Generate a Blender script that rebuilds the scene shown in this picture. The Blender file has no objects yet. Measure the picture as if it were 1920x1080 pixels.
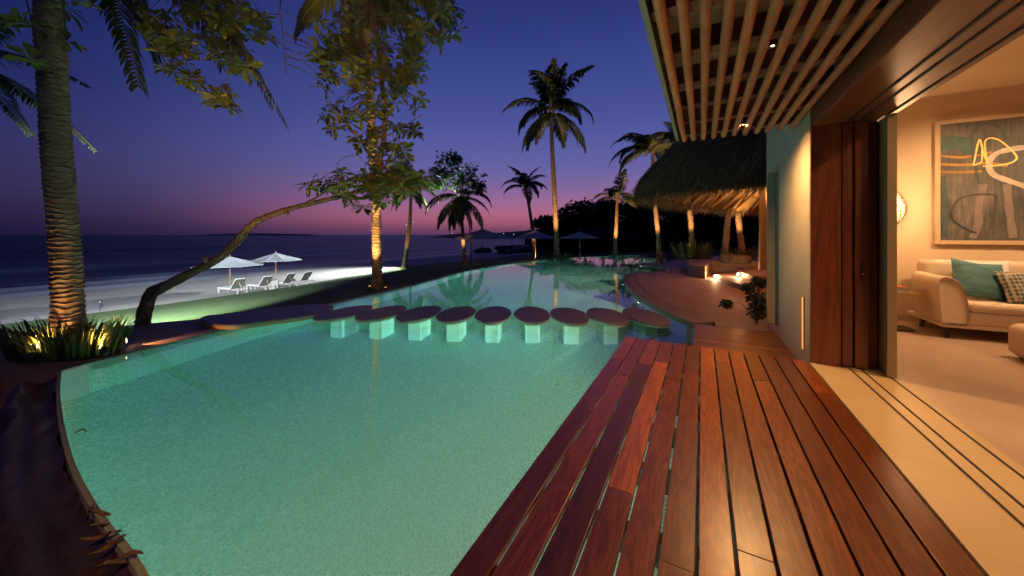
import bpy, bmesh, math, random
from mathutils import Vector, Matrix, noise
from mathutils.geometry import tessellate_polygon
R = math.radians
PI = math.pi
random.seed(7)
sc = bpy.context.scene
C = sc.collection

# ---------------------------------------------------------------- camera
F = 660.0                      # focal length in pixels of the 1920 px wide photograph
YAW = math.atan(356 / F)       # the deck boards run along +Y, the camera looks to the left of them
HZ = 440.0
CAMZ = 1.4
cd = bpy.data.cameras.new('camera')
cam = bpy.data.objects.new('camera', cd)
C.objects.link(cam)
cd.sensor_width = 36
cd.lens = F / 1920 * 36
cd.shift_y = -(540 - HZ) / 1920
cd.clip_start = 0.05
cd.clip_end = 20000
cam.location = (0, 0, CAMZ)
cam.rotation_euler = (PI / 2, 0, YAW)
sc.camera = cam
SN, CS = math.sin(YAW), math.cos(YAW)

# ---------------------------------------------------------------- sky: dusk, the sun already set
w = bpy.data.worlds.new('World')
sc.world = w
w.use_nodes = True
wn, wl = w.node_tree.nodes, w.node_tree.links
bg = wn['Background']


def lin(r, g, b):
    f = lambda c: (c / 255 / 12.92) if c / 255 <= 0.04045 else ((c / 255 + 0.055) / 1.055) ** 2.4
    return (f(r), f(g), f(b), 1)


def wnode(t, **k):
    n = wn.new(t)
    for a, v in k.items():
        setattr(n, a, v)
    return n


SUN_AZ = -20.0
tc = wnode('ShaderNodeTexCoord')
nrm = wnode('ShaderNodeVectorMath', operation='NORMALIZE')
wl.new(tc.outputs['Generated'], nrm.inputs[0])
sep = wnode('ShaderNodeSeparateXYZ')
wl.new(nrm.outputs[0], sep.inputs[0])
asn = wnode('ShaderNodeMath', operation='ARCSINE')
wl.new(sep.outputs[2], asn.inputs[0])
el = wnode('ShaderNodeMapRange')
el.inputs[1].default_value = 0
el.inputs[2].default_value = PI / 2
wl.new(asn.outputs[0], el.inputs[0])


def ramp(stops):
    n = wnode('ShaderNodeValToRGB')
    n.color_ramp.interpolation = 'B_SPLINE'
    e = n.color_ramp.elements
    while len(e) < len(stops):
        e.new(0.5)
    for q, (d, c) in zip(e, stops):
        q.position = d / 90
        q.color = lin(*c)
    wl.new(el.outputs[0], n.inputs[0])
    return n


sunw = ramp([(0, (62, 48, 88)), (2, (76, 60, 104)), (5, (92, 82, 138)), (10, (95, 96, 160)), (18, (68, 80, 154)), (33, (33, 46, 114)), (60, (14, 20, 64)), (90, (8, 12, 46))])
away = ramp([(0, (22, 20, 52)), (2.5, (34, 28, 68)), (6, (46, 40, 86)), (10, (40, 42, 96)), (15, (25, 35, 92)), (26, (9, 24, 82)), (60, (6, 12, 48)), (90, (7, 11, 44))])
hv = wnode('ShaderNodeCombineXYZ')
wl.new(sep.outputs[0], hv.inputs[0])
wl.new(sep.outputs[1], hv.inputs[1])
hn = wnode('ShaderNodeVectorMath', operation='NORMALIZE')
wl.new(hv.outputs[0], hn.inputs[0])
dt = wnode('ShaderNodeVectorMath', operation='DOT_PRODUCT')
wl.new(hn.outputs[0], dt.inputs[0])
dt.inputs[1].default_value = (math.sin(R(SUN_AZ)), math.cos(R(SUN_AZ)), 0)
az = wnode('ShaderNodeMapRange', interpolation_type='SMOOTHSTEP')
az.inputs[1].default_value = 0.36
az.inputs[2].default_value = 1.0
wl.new(dt.outputs['Value'], az.inputs[0])
mx = wnode('ShaderNodeMix', data_type='RGBA')
wl.new(az.outputs[0], mx.inputs[0])
wl.new(away.outputs[0], mx.inputs[6])
wl.new(sunw.outputs[0], mx.inputs[7])
skyt = wnode('ShaderNodeTexSky', sky_type='NISHITA')
skyt.sun_disc = False
skyt.sun_elevation = R(-4)
skyt.sun_rotation = R(SUN_AZ)
ad = wnode('ShaderNodeMix', data_type='RGBA', blend_type='ADD')
ad.inputs[0].default_value = 0.12
glow = ramp([(0, (90, 90, 90)), (1.2, (170, 170, 170)), (2.6, (250, 250, 250)), (4.5, (225, 225, 225)), (7, (150, 150, 150)), (10, (60, 60, 60)), (14, (0, 0, 0)), (90, (0, 0, 0))])
az2 = wnode('ShaderNodeMapRange', interpolation_type='SMOOTHSTEP')
az2.inputs[1].default_value = 0.55
az2.inputs[2].default_value = 1.0
wl.new(dt.outputs['Value'], az2.inputs[0])
gm_ = wnode('ShaderNodeMix', data_type='RGBA')
wl.new(az2.outputs[0], gm_.inputs[0])
gm_.inputs[6].default_value = (0, 0, 0, 1)
gm_.inputs[7].default_value = (0.34, 0.055, 0.03, 1)
gx = wnode('ShaderNodeMix', data_type='RGBA', blend_type='MULTIPLY')
gx.inputs[0].default_value = 1
wl.new(glow.outputs[0], gx.inputs[6])
wl.new(gm_.outputs[2], gx.inputs[7])
gs = wnode('ShaderNodeMix', data_type='RGBA', blend_type='ADD')
gs.inputs[0].default_value = 1
wl.new(mx.outputs[2], gs.inputs[6])
wl.new(gx.outputs[2], gs.inputs[7])
wl.new(gs.outputs[2], ad.inputs[6])
wl.new(skyt.outputs[0], ad.inputs[7])
wl.new(ad.outputs[2], bg.inputs[0])
bg.inputs[1].default_value = 1.0

sc.view_settings.view_transform = 'Standard'
sc.view_settings.look = 'None'
sc.view_settings.exposure = 0
sc.view_settings.gamma = 1
sc.cycles.use_denoising = True
sc.cycles.max_bounces = 10
sc.cycles.transmission_bounces = 8
sc.cycles.transparent_max_bounces = 12
sc.cycles.volume_bounces = 0
sc.cycles.sample_clamp_indirect = 3
sc.cycles.caustics_reflective = False
sc.cycles.caustics_refractive = True
sc.cycles.blur_glossy = 0.5


# ---------------------------------------------------------------- where things stand
def c2w(xc, zc, z=0.0):
    return Vector((CS * xc - SN * zc, SN * xc + CS * zc, z))


def P(px, py, z):
    """the point of the level z seen at that place of the photograph"""
    zc = F * (CAMZ - z) / (py - HZ)
    return c2w((px - 960) * zc / F, zc, z)


def D(px, py, zc):
    return c2w((px - 960) * zc / F, zc, CAMZ - (py - HZ) * zc / F)


def interp(tab, t):
    if t <= tab[0][0]:
        return tab[0][1]
    for (a, u), (b, v) in zip(tab, tab[1:]):
        if t <= b:
            return u + (v - u) * (t - a) / (b - a)
    return tab[-1][1]


def smooth(t):
    t = max(0, min(1, t))
    return t * t * (3 - 2 * t)


# ---------------------------------------------------------------- mesh helpers
class MB:
    def __init__(s):
        s.v, s.f = [], []

    def add(s, vs, fs):
        n = len(s.v)
        s.v += [Vector(q) for q in vs]
        s.f += [tuple(i + n for i in f) for f in fs]
        return s

    def box(s, x0, x1, y0, y1, z0, z1):
        return s.add([(x0, y0, z0), (x1, y0, z0), (x1, y1, z0), (x0, y1, z0), (x0, y0, z1), (x1, y0, z1), (x1, y1, z1), (x0, y1, z1)],
                     [(0, 3, 2, 1), (4, 5, 6, 7), (0, 1, 5, 4), (1, 2, 6, 5), (2, 3, 7, 6), (3, 0, 4, 7)])

    def prism(s, pts, z0, z1, bottom=True):
        n = len(pts)
        area = sum(pts[i][0] * pts[(i + 1) % n][1] - pts[(i + 1) % n][0] * pts[i][1] for i in range(n))
        if area < 0:
            pts = pts[::-1]
        base = len(s.v)
        s.v += [Vector((p[0], p[1], z0)) for p in pts] + [Vector((p[0], p[1], z1)) for p in pts]
        for t in tessellate_polygon([[Vector((p[0], p[1], 0)) for p in pts]]):
            a, b, c = [Vector((pts[i][0], pts[i][1], 0)) for i in t]
            if (b - a).cross(c - a).z < 0:
                t = t[::-1]
            s.f.append(tuple(base + n + i for i in t))
            if bottom:
                s.f.append(tuple(base + i for i in t[::-1]))
        for i in range(n):
            j = (i + 1) % n
            s.f.append((base + i, base + j, base + n + j, base + n + i))
        return s

    def tube(s, path, rad, n=8, cap=True):
        path = [Vector(p) for p in path]
        if not isinstance(rad, (list, tuple)):
            rad = [rad] * len(path)
        base = len(s.v)
        up = None
        for i, p in enumerate(path):
            t = (path[min(i + 1, len(path) - 1)] - path[max(i - 1, 0)]).normalized()
            if up is None:
                up = t.orthogonal().normalized()
            up = (up - t * up.dot(t)).normalized()
            sd = t.cross(up)
            for k in range(n):
                a = 2 * PI * k / n
                s.v.append(p + (up * math.cos(a) + sd * math.sin(a)) * rad[i])
        for i in range(len(path) - 1):
            for k in range(n):
                a, b = base + i * n + k, base + i * n + (k + 1) % n
                s.f.append((a, b, b + n, a + n))
        if cap:
            s.f.append(tuple(base + k for k in range(n))[::-1])
            s.f.append(tuple(base + (len(path) - 1) * n + k for k in range(n)))
        return s

    def lathe(s, prof, n=24, c=(0, 0, 0)):
        base = len(s.v)
        for r, z in prof:
            for k in range(n):
                a = 2 * PI * k / n
                s.v.append(Vector((c[0] + r * math.cos(a), c[1] + r * math.sin(a), c[2] + z)))
        for i in range(len(prof) - 1):
            for k in range(n):
                a, b = base + i * n + k, base + i * n + (k + 1) % n
                s.f.append((a, b, b + n, a + n))
        s.f.append(tuple(base + k for k in range(n))[::-1])
        s.f.append(tuple(base + (len(prof) - 1) * n + k for k in range(n)))
        return s

    def mesh(s, name, m, off=(0, 0, 0), sm=None):
        me = bpy.data.meshes.new(name)
        o = Vector(off)
        me.from_pydata([tuple(q - o) for q in s.v], [], s.f)
        me.materials.append(m)
        if sm is not None:
            me.polygons.foreach_set('use_smooth', [True] * len(me.polygons))
            me.set_sharp_from_angle(angle=R(sm))
        me.update()
        return me

    def build(s, name, m, parent=None, sm=None, bevel=0, local=False):
        off = (0, 0, 0)
        if parent is not None and not local:
            off = origin(parent)
        ob = bpy.data.objects.new(name, s.mesh(name, m, off, sm))
        C.objects.link(ob)
        if parent is not None:
            ob.parent = parent
        if bevel:
            b = ob.modifiers.new('bevel', 'BEVEL')
            b.width = bevel
            b.segments = 2
            b.limit_method = 'ANGLE'
        return ob


def origin(o):
    p = Vector((0, 0, 0))
    while o is not None:
        p += Vector(o.location)
        o = o.parent
    return p


def tag(o, label=None, cat=None, group=None, kind=None):
    if label:
        o['label'] = label
    if cat:
        o['category'] = cat
    if group:
        o['group'] = group
    if kind:
        o['kind'] = kind
    return o


def thing(name, loc, label, cat, group=None, rz=0):
    o = bpy.data.objects.new(name, None)
    C.objects.link(o)
    o.location = loc
    o.rotation_euler = (0, 0, rz)
    o.empty_display_size = 0.1
    return tag(o, label, cat, group)


def inst(name, me, parent, loc=(0, 0, 0), rot=(0, 0, 0), scale=(1, 1, 1)):
    o = bpy.data.objects.new(name, me)
    C.objects.link(o)
    o.parent = parent
    o.location = loc
    o.rotation_euler = rot
    o.scale = scale
    return o


def lamp(kind, name, parent, loc, power, col, target=None, size=0.05, angle=60, blend=0.6, world=True):
    ld = bpy.data.lights.new(name, kind)
    ld.energy = power
    ld.color = col
    if kind in ('SPOT', 'POINT'):
        ld.shadow_soft_size = size
    if kind == 'SPOT':
        ld.spot_size = R(angle)
        ld.spot_blend = blend
    o = bpy.data.objects.new(name, ld)
    C.objects.link(o)
    off = origin(parent) if (parent is not None and world) else Vector((0, 0, 0))
    o.location = Vector(loc) - off
    if target is not None:
        o.rotation_euler = (Vector(target) - Vector(loc)).to_track_quat('-Z', 'Y').to_euler()
    if parent is not None:
        o.parent = parent
    return o


WARM = (1.0, 0.52, 0.18)
WARM2 = (1.0, 0.57, 0.27)
COOL = (0.80, 0.90, 1.0)


# ---------------------------------------------------------------- materials
def newmat(name):
    m = bpy.data.materials.new(name)
    m.use_nodes = True
    nt = m.node_tree
    return m, nt.nodes, nt.links, nt.nodes['Principled BSDF']


def coords(n, l, kind='Object', scale=(1, 1, 1), rnd=True):
    t = n.new('ShaderNodeTexCoord')
    mp = n.new('ShaderNodeMapping')
    mp.inputs['Scale'].default_value = scale
    if kind == 'World':
        g = n.new('ShaderNodeNewGeometry')
        l.new(g.outputs['Position'], mp.inputs[0])
        return mp.outputs[0]
    l.new(t.outputs[kind], mp.inputs[0])
    if rnd:
        oi = n.new('ShaderNodeObjectInfo')
        mu = n.new('ShaderNodeMath')
        mu.operation = 'MULTIPLY'
        mu.inputs[1].default_value = 57.0
        l.new(oi.outputs['Random'], mu.inputs[0])
        av = n.new('ShaderNodeVectorMath')
        l.new(mp.outputs[0], av.inputs[0])
        l.new(mu.outputs[0], av.inputs[1])
        return av.outputs[0]
    return mp.outputs[0]


def cramp(n, l, fac, stops):
    r = n.new('ShaderNodeValToRGB')
    e = r.color_ramp.elements
    while len(e) < len(stops):
        e.new(0.5)
    for q, (p, c) in zip(e, stops):
        q.position = p
        q.color = (*c, 1)
    l.new(fac, r.inputs[0])
    return r.outputs[0]


def bump(n, l, b, h, strength, dist=0.02):
    k = n.new('ShaderNodeBump')
    k.inputs['Strength'].default_value = strength
    k.inputs['Distance'].default_value = dist
    l.new(h, k.inputs['Height'])
    l.new(k.outputs[0], b.inputs['Normal'])
    return k


def pm(name, c1, c2=None, scale=5, rough=0.6, bmp=0.0, dist=0.01, stretch=(1, 1, 1), kind='Object', detail=6, metal=0, spec=0.5, sss=0, rvar=0.0, trans=0):
    m, n, l, b = newmat(name)
    c2 = c2 or c1
    v = coords(n, l, kind, stretch)
    t = n.new('ShaderNodeTexNoise')
    t.inputs['Scale'].default_value = scale
    t.inputs['Detail'].default_value = detail
    t.inputs['Roughness'].default_value = 0.62
    l.new(v, t.inputs['Vector'])
    col = cramp(n, l, t.outputs[0], [(0.3, c1), (0.7, c2)])
    if rvar:
        oi = n.new('ShaderNodeObjectInfo')
        mr = n.new('ShaderNodeMapRange')
        mr.inputs[3].default_value = 1 - rvar
        mr.inputs[4].default_value = 1 + rvar
        l.new(oi.outputs['Random'], mr.inputs[0])
        hs = n.new('ShaderNodeHueSaturation')
        l.new(mr.outputs[0], hs.inputs['Value'])
        l.new(col, hs.inputs['Color'])
        col = hs.outputs[0]
    l.new(col, b.inputs['Base Color'])
    b.inputs['Roughness'].default_value = rough
    b.inputs['Metallic'].default_value = metal
    b.inputs['Specular IOR Level'].default_value = spec
    if bmp:
        bump(n, l, b, t.outputs[0], bmp, dist)
    if trans:
        tr = n.new('ShaderNodeBsdfTranslucent')
        l.new(col, tr.inputs[0])
        ms = n.new('ShaderNodeMixShader')
        ms.inputs[0].default_value = trans
        l.new(b.outputs[0], ms.inputs[1])
        l.new(tr.outputs[0], ms.inputs[2])
        l.new(ms.outputs[0], n['Material Output'].inputs[0])
    return m


def wood(name, dark, mid, light, rough=0.35, along='Y', bmp=0.25, var=0.5, huge=1.0, coat=0.0):
    """boards: grain runs along one local axis, every object gets its own grain and tone"""
    m, n, l, b = newmat(name)
    s = {'X': (0.9, 9, 9), 'Y': (9, 0.9, 9), 'Z': (9, 9, 0.9)}[along]
    v = coords(n, l, 'Object', tuple(q * huge for q in s))
    big = n.new('ShaderNodeTexNoise')
    big.inputs['Scale'].default_value = 0.55
    big.inputs['Detail'].default_value = 3
    big.inputs['Distortion'].default_value = 1.2
    l.new(v, big.inputs['Vector'])
    mul = n.new('ShaderNodeMath')
    mul.operation = 'MULTIPLY'
    mul.inputs[1].default_value = 16
    l.new(big.outputs[0], mul.inputs[0])
    fr = n.new('ShaderNodeMath')
    fr.operation = 'PINGPONG'
    fr.inputs[1].default_value = 1
    l.new(mul.outputs[0], fr.inputs[0])
    fine = n.new('ShaderNodeTexNoise')
    fine.inputs['Scale'].default_value = 9
    fine.inputs['Detail'].default_value = 6
    fine.inputs['Roughness'].default_value = 0.7
    l.new(v, fine.inputs['Vector'])
    mixf = n.new('ShaderNodeMix')
    mixf.inputs[0].default_value = 0.74
    l.new(fr.outputs[0], mixf.inputs[2])
    l.new(fine.outputs[0], mixf.inputs[3])
    col = cramp(n, l, mixf.outputs[0], [(0.18, dark), (0.5, mid), (0.82, light)])
    oi = n.new('ShaderNodeObjectInfo')
    tone = cramp(n, l, oi.outputs['Random'], [(0.0, (1 - var,) * 3), (0.6, (1, 1, 1)), (0.86, (1 + var * 0.8, 1 + var * 0.75, 1 + var * 0.5)), (1.0, (1 + var * 2.2, 1 + var * 2.6, 1 + var * 1.4))])
    mm = n.new('ShaderNodeMix')
    mm.data_type = 'RGBA'
    mm.blend_type = 'MULTIPLY'
    mm.clamp_result = False
    mm.inputs[0].default_value = 1
    l.new(col, mm.inputs[6])
    l.new(tone, mm.inputs[7])
    l.new(mm.outputs[2], b.inputs['Base Color'])
    rr = n.new('ShaderNodeMapRange')
    rr.inputs[3].default_value = rough - 0.08
    rr.inputs[4].default_value = rough + 0.14
    l.new(fine.outputs[0], rr.inputs[0])
    l.new(rr.outputs[0], b.inputs['Roughness'])
    b.inputs['Coat Weight'].default_value = coat
    b.inputs['Coat Roughness'].default_value = 0.25
    bump(n, l, b, mixf.outputs[0], bmp, 0.003)
    return m


def emit(name, col, strength):
    m, n, l, b = newmat(name)
    b.inputs['Base Color'].default_value = (*col, 1)
    b.inputs['Emission Color'].default_value = (*col, 1)
    b.inputs['Emission Strength'].default_value = strength
    return m


M = {}
M['deck'] = wood('deck_ipe', (0.045, 0.010, 0.003), (0.165, 0.037, 0.007), (0.29, 0.083, 0.015), 0.30, 'Y', 0.2, 0.5, 1.5, coat=0.25)
M['deck_x'] = wood('step_ipe', (0.03, 0.007, 0.003), (0.12, 0.03, 0.009), (0.24, 0.075, 0.02), 0.3, 'X', 0.3, 0.4, coat=0.2)
M['joist'] = pm('joist_wood', (0.02, 0.01, 0.006), (0.045, 0.02, 0.01), 8, 0.7)
M['door'] = wood('door_wood', (0.035, 0.008, 0.004), (0.12, 0.026, 0.011), (0.2, 0.05, 0.02), 0.32, 'Z', 0.12, 0.25, 0.45, coat=0.3)
M['beam'] = wood('beam_wood', (0.06, 0.015, 0.008), (0.16, 0.04, 0.018), (0.25, 0.07, 0.03), 0.36, 'Y', 0.12, 0.2, 0.45, coat=0.25)
M['pole'] = wood('pergola_pole_wood', (0.18, 0.045, 0.013), (0.40, 0.115, 0.034), (0.52, 0.175, 0.055), 0.55, 'Y', 0.2, 0.25)
M['pergola_beam'] = wood('pergola_beam_wood', (0.05, 0.015, 0.008), (0.13, 0.04, 0.02), (0.2, 0.07, 0.03), 0.55, 'X', 0.2, 0.25)
M['roof_board'] = pm('roof_board_paint', (0.46, 0.37, 0.23), (0.56, 0.46, 0.3), 3, 0.8, 0.1, rvar=0.15)
M['plaster'] = pm('wall_plaster', (0.42, 0.355, 0.265), (0.49, 0.42, 0.32), 2.2, 0.85, 0.15, 0.01)
M['door_green'] = pm('painted_door_green', (0.10, 0.12, 0.085), (0.13, 0.15, 0.11), 3, 0.6)
M['room_wall'] = pm('room_plaster', (0.66, 0.52, 0.36), (0.72, 0.58, 0.42), 1.6, 0.85, 0.12, 0.01)
M['room_floor'] = pm('polished_floor', (0.40, 0.28, 0.22), (0.54, 0.40, 0.32), 1.1, 0.3, 0.03)
M['slab'] = pm('threshold_stone', (0.44, 0.32, 0.18), (0.54, 0.41, 0.25), 1.7, 0.42, 0.05)
M['dark_metal'] = pm('dark_metal', (0.03, 0.026, 0.022), (0.05, 0.042, 0.035), 20, 0.4, metal=0.8)
M['brass'] = pm('brass', (0.62, 0.42, 0.15), (0.7, 0.5, 0.2), 10, 0.3, metal=1)
M['steel'] = pm('steel', (0.5, 0.5, 0.5), (0.6, 0.6, 0.6), 10, 0.22, metal=1)
M['black'] = pm('black_plastic', (0.012, 0.012, 0.012), (0.02, 0.02, 0.02), 10, 0.5)
M['patio'] = pm('patio_stone', (0.23, 0.14, 0.125), (0.33, 0.21, 0.185), 2.6, 0.62, 0.15, 0.01, kind='World')
M['terrace'] = pm('terrace_concrete', (0.30, 0.19, 0.15), (0.42, 0.275, 0.22), 1.3, 0.6, 0.12, 0.01, kind='World', detail=9)
M['coping'] = pm('coping_stone', (0.24, 0.145, 0.125), (0.33, 0.21, 0.18), 2.4, 0.55, 0.12, 0.01, kind='World')
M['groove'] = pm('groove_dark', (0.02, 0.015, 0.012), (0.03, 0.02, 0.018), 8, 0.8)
M['stone'] = pm('stepping_stone', (0.17, 0.105, 0.10), (0.25, 0.155, 0.145), 9, 0.5, 0.35, 0.008, rvar=0.12)
M['stone_rim'] = pm('stepping_stone_rim', (0.42, 0.44, 0.33), (0.5, 0.5, 0.4), 12, 0.7)
M['pillar'] = pm('pillar_mosaic', (0.30, 0.31, 0.25), (0.4, 0.41, 0.33), 40, 0.6)
M['rim_rock'] = pm('wet_rim_rock', (0.022, 0.014, 0.011), (0.095, 0.052, 0.036), 9, 0.33, 1.0, 0.03, kind='World', detail=10, spec=0.5)
M['rim'] = pm('overflow_rim', (0.30, 0.32, 0.24), (0.4, 0.42, 0.31), 14, 0.95, spec=0.05)  # paleness put into the colour for the wall top lit under water
M['sofa'] = pm('sofa_linen', (0.62, 0.50, 0.38), (0.70, 0.57, 0.44), 60, 0.9, 0.12, 0.004)
M['sofa_leg'] = pm('sofa_leg', (0.015, 0.01, 0.008), (0.03, 0.02, 0.015), 8, 0.4)
M['teal'] = pm('teal_velvet', (0.035, 0.11, 0.13), (0.09, 0.24, 0.27), 6, 0.7, 0.3, 0.01, stretch=(1, 1, 3))
M['ottoman'] = pm('ottoman_linen', (0.56, 0.42, 0.35), (0.62, 0.48, 0.40), 60, 0.9, 0.1, 0.004)
M['umbrella'] = pm('umbrella_canvas', (0.60, 0.63, 0.62), (0.68, 0.70, 0.69), 3, 0.85, 0.05, trans=0.18)
M['umb_pole'] = pm('umbrella_wood', (0.30, 0.14, 0.05), (0.42, 0.21, 0.08), 8, 0.5)
M['cushion'] = pm('lounger_cushion', (0.66, 0.67, 0.66), (0.72, 0.72, 0.71), 20, 0.9)
M['lounger'] = pm('lounger_teak', (0.40, 0.37, 0.33), (0.5, 0.46, 0.41), 10, 0.7)
M['lounger_back'] = pm('lounger_back_weave', (0.075, 0.072, 0.05), (0.11, 0.1, 0.075), 30, 0.8)
M['trunk'] = pm('palm_bark', (0.16, 0.105, 0.062), (0.40, 0.29, 0.19), 7, 0.9, 0.7, 0.02, stretch=(1, 1, 4), detail=8)
M['trunk_near'] = pm('palm_bark_fibrous', (0.10, 0.055, 0.03), (0.42, 0.29, 0.18), 6, 0.9, 0.9, 0.02, stretch=(1.2, 1.2, 7), detail=9)
M['frond'] = pm('palm_frond', (0.030, 0.045, 0.014), (0.075, 0.095, 0.03), 4, 0.5, rvar=0.3, trans=0.25)
M['rachis'] = pm('palm_rachis', (0.16, 0.13, 0.04), (0.24, 0.19, 0.07), 4, 0.6)
M['bark'] = pm('almond_bark', (0.075, 0.045, 0.028), (0.20, 0.12, 0.075), 9, 0.9, 0.8, 0.02, stretch=(1, 1, 0.6), detail=9)
M['almond'] = pm('almond_leaf', (0.08, 0.10, 0.018), (0.19, 0.21, 0.045), 5, 0.4, rvar=0.35, trans=0.3)
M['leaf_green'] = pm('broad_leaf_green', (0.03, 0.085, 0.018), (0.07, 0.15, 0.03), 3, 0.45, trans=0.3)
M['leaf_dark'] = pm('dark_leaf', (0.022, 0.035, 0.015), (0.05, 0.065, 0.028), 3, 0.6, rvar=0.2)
M['blade'] = pm('grass_blade', (0.045, 0.07, 0.014), (0.16, 0.18, 0.045), 3, 0.5, trans=0.25)
M['dry_leaf'] = pm('dry_leaf', (0.07, 0.03, 0.014), (0.15, 0.07, 0.03), 9, 0.6)
M['thatch'] = pm('thatch_straw', (0.13, 0.085, 0.042), (0.30, 0.20, 0.10), 18, 0.9, 0.8, 0.03, stretch=(1, 1, 0.4), detail=8)
M['rafter'] = wood('rafter_wood', (0.22, 0.12, 0.05), (0.40, 0.24, 0.11), (0.5, 0.32, 0.16), 0.7, 'X', 0.2, 0.15)
M['rock'] = pm('shore_rock', (0.035, 0.03, 0.03), (0.09, 0.08, 0.075), 1.2, 0.7, 0.8, 0.2)
M['hill'] = pm('far_hill', (0.012, 0.014, 0.018), (0.028, 0.028, 0.03), 0.05, 0.9)
M['pouf'] = pm('pouf_weave', (0.07, 0.045, 0.035), (0.16, 0.11, 0.08), 26, 0.9, 0.3, 0.01, stretch=(1, 1, 0.2))
M['glow'] = emit('lamp_glow', (1.0, 0.62, 0.28), 14)
M['glow_soft'] = emit('lamp_slot_glow', (1.0, 0.5, 0.14), 1.1)
M['glow_white'] = emit('flood_glow', (0.85, 0.93, 1.0), 8)
M['glow_pool'] = emit('pool_lamp_glow', (1.0, 0.93, 0.72), 12)
M['town'] = emit('far_town_light', (1.0, 0.85, 0.65), 1.5)


def mosaic():
    m, n, l, b = newmat('pool_mosaic')
    v = coords(n, l, 'World')
    cols = []
    for sc_, rnd in ((50, 0.0),):
        vo = n.new('ShaderNodeTexVoronoi')
        vo.distance = 'CHEBYCHEV'
        vo.inputs['Scale'].default_value = sc_
        vo.inputs['Randomness'].default_value = rnd
        l.new(v, vo.inputs['Vector'])
        cols.append(vo)
    sp = n.new('ShaderNodeSeparateColor')
    l.new(cols[0].outputs['Color'], sp.inputs[0])
    c = cramp(n, l, sp.outputs[0], [(0.0, (0.17, 0.20, 0.15)), (0.35, (0.31, 0.34, 0.27)), (0.7, (0.44, 0.46, 0.38)), (1.0, (0.58, 0.59, 0.5))])
    gr = n.new('ShaderNodeMath')
    gr.operation = 'GREATER_THAN'
    gr.inputs[1].default_value = 0.46
    l.new(cols[0].outputs['Distance'], gr.inputs[0])
    mxx = n.new('ShaderNodeMix')
    mxx.data_type = 'RGBA'
    l.new(gr.outputs[0], mxx.inputs[0])
    l.new(c, mxx.inputs[6])
    mxx.inputs[7].default_value = (0.30, 0.31, 0.26, 1)
    l.new(mxx.outputs[2], b.inputs['Base Color'])
    b.inputs['Roughness'].default_value = 0.5
    return m


M['mosaic'] = mosaic()


def water():
    m, n, l, b = newmat('pool_water')
    n.remove(b)
    g = n.new('ShaderNodeBsdfGlass')
    g.inputs['IOR'].default_value = 1.33
    g.inputs['Roughness'].default_value = 0.0
    v = coords(n, l, 'World', (1, 1, 1))
    t = n.new('ShaderNodeTexNoise')
    t.inputs['Scale'].default_value = 1.6
    t.inputs['Detail'].default_value = 2
    l.new(v, t.inputs['Vector'])
    k = n.new('ShaderNodeBump')
    k.inputs['Strength'].default_value = 0.10
    k.inputs['Distance'].default_value = 0.02
    l.new(t.outputs[0], k.inputs['Height'])
    l.new(k.outputs[0], g.inputs['Normal'])
    va = n.new('ShaderNodeVolumeAbsorption')
    va.inputs['Color'].default_value = (0.0, 0.83, 0.92, 1)
    va.inputs['Density'].default_value = 0.20
    out = n['Material Output']
    l.new(g.outputs[0], out.inputs['Surface'])
    l.new(va.outputs[0], out.inputs['Volume'])
    return m


M['water'] = water()


def sea_mat():
    m, n, l, b = newmat('sea_water')
    v = coords(n, l, 'World', (0.075, 0.012, 1))
    t = n.new('ShaderNodeTexNoise')
    t.inputs['Scale'].default_value = 1.0
    t.inputs['Detail'].default_value = 5
    t.inputs['Distortion'].default_value = 0.4
    l.new(v, t.inputs['Vector'])
    g = n.new('ShaderNodeNewGeometry')
    sx = n.new('ShaderNodeSeparateXYZ')
    l.new(g.outputs['Position'], sx.inputs[0])
    mr = n.new('ShaderNodeMapRange')       # foam lies in the last metres before the sand
    mr.inputs[1].default_value = -150
    mr.inputs[2].default_value = -44
    l.new(sx.outputs[0], mr.inputs[0])
    ad_ = n.new('ShaderNodeMath')
    ad_.operation = 'MULTIPLY'
    l.new(mr.outputs[0], ad_.inputs[0])
    fo = n.new('ShaderNodeMapRange')
    fo.inputs[1].default_value = 0.36
    fo.inputs[2].default_value = 0.66
    l.new(t.outputs[0], fo.inputs[0])
    l.new(fo.outputs[0], ad_.inputs[1])
    c = cramp(n, l, ad_.outputs[0], [(0.0, (0.008, 0.010, 0.020)), (0.3, (0.06, 0.065, 0.09)), (1.0, (0.6, 0.62, 0.66))])
    l.new(c, b.inputs['Base Color'])
    b.inputs['Roughness'].default_value = 0.42
    b.inputs['IOR'].default_value = 1.33
    b.inputs['Specular IOR Level'].default_value = 0.42
    bump(n, l, b, t.outputs[0], 1.0, 2.4)
    return m


M['sea'] = sea_mat()


def ground_mat(name, c1, c2, c3, s1, s2, rough, bmp, dist):
    m, n, l, b = newmat(name)
    v = coords(n, l, 'World')
    a = n.new('ShaderNodeTexNoise')
    a.inputs['Scale'].default_value = s1
    a.inputs['Detail'].default_value = 4
    l.new(v, a.inputs['Vector'])
    f = n.new('ShaderNodeTexNoise')
    f.inputs['Scale'].default_value = s2
    f.inputs['Detail'].default_value = 8
    f.inputs['Roughness'].default_value = 0.7
    l.new(v, f.inputs['Vector'])
    mixf = n.new('ShaderNodeMix')
    mixf.inputs[0].default_value = 0.6
    l.new(a.outputs[0], mixf.inputs[2])
    l.new(f.outputs[0], mixf.inputs[3])
    l.new(cramp(n, l, mixf.outputs[0], [(0.3, c1), (0.5, c2), (0.7, c3)]), b.inputs['Base Color'])
    b.inputs['Roughness'].default_value = rough
    bump(n, l, b, f.outputs[0], bmp, dist)
    return m


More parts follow.
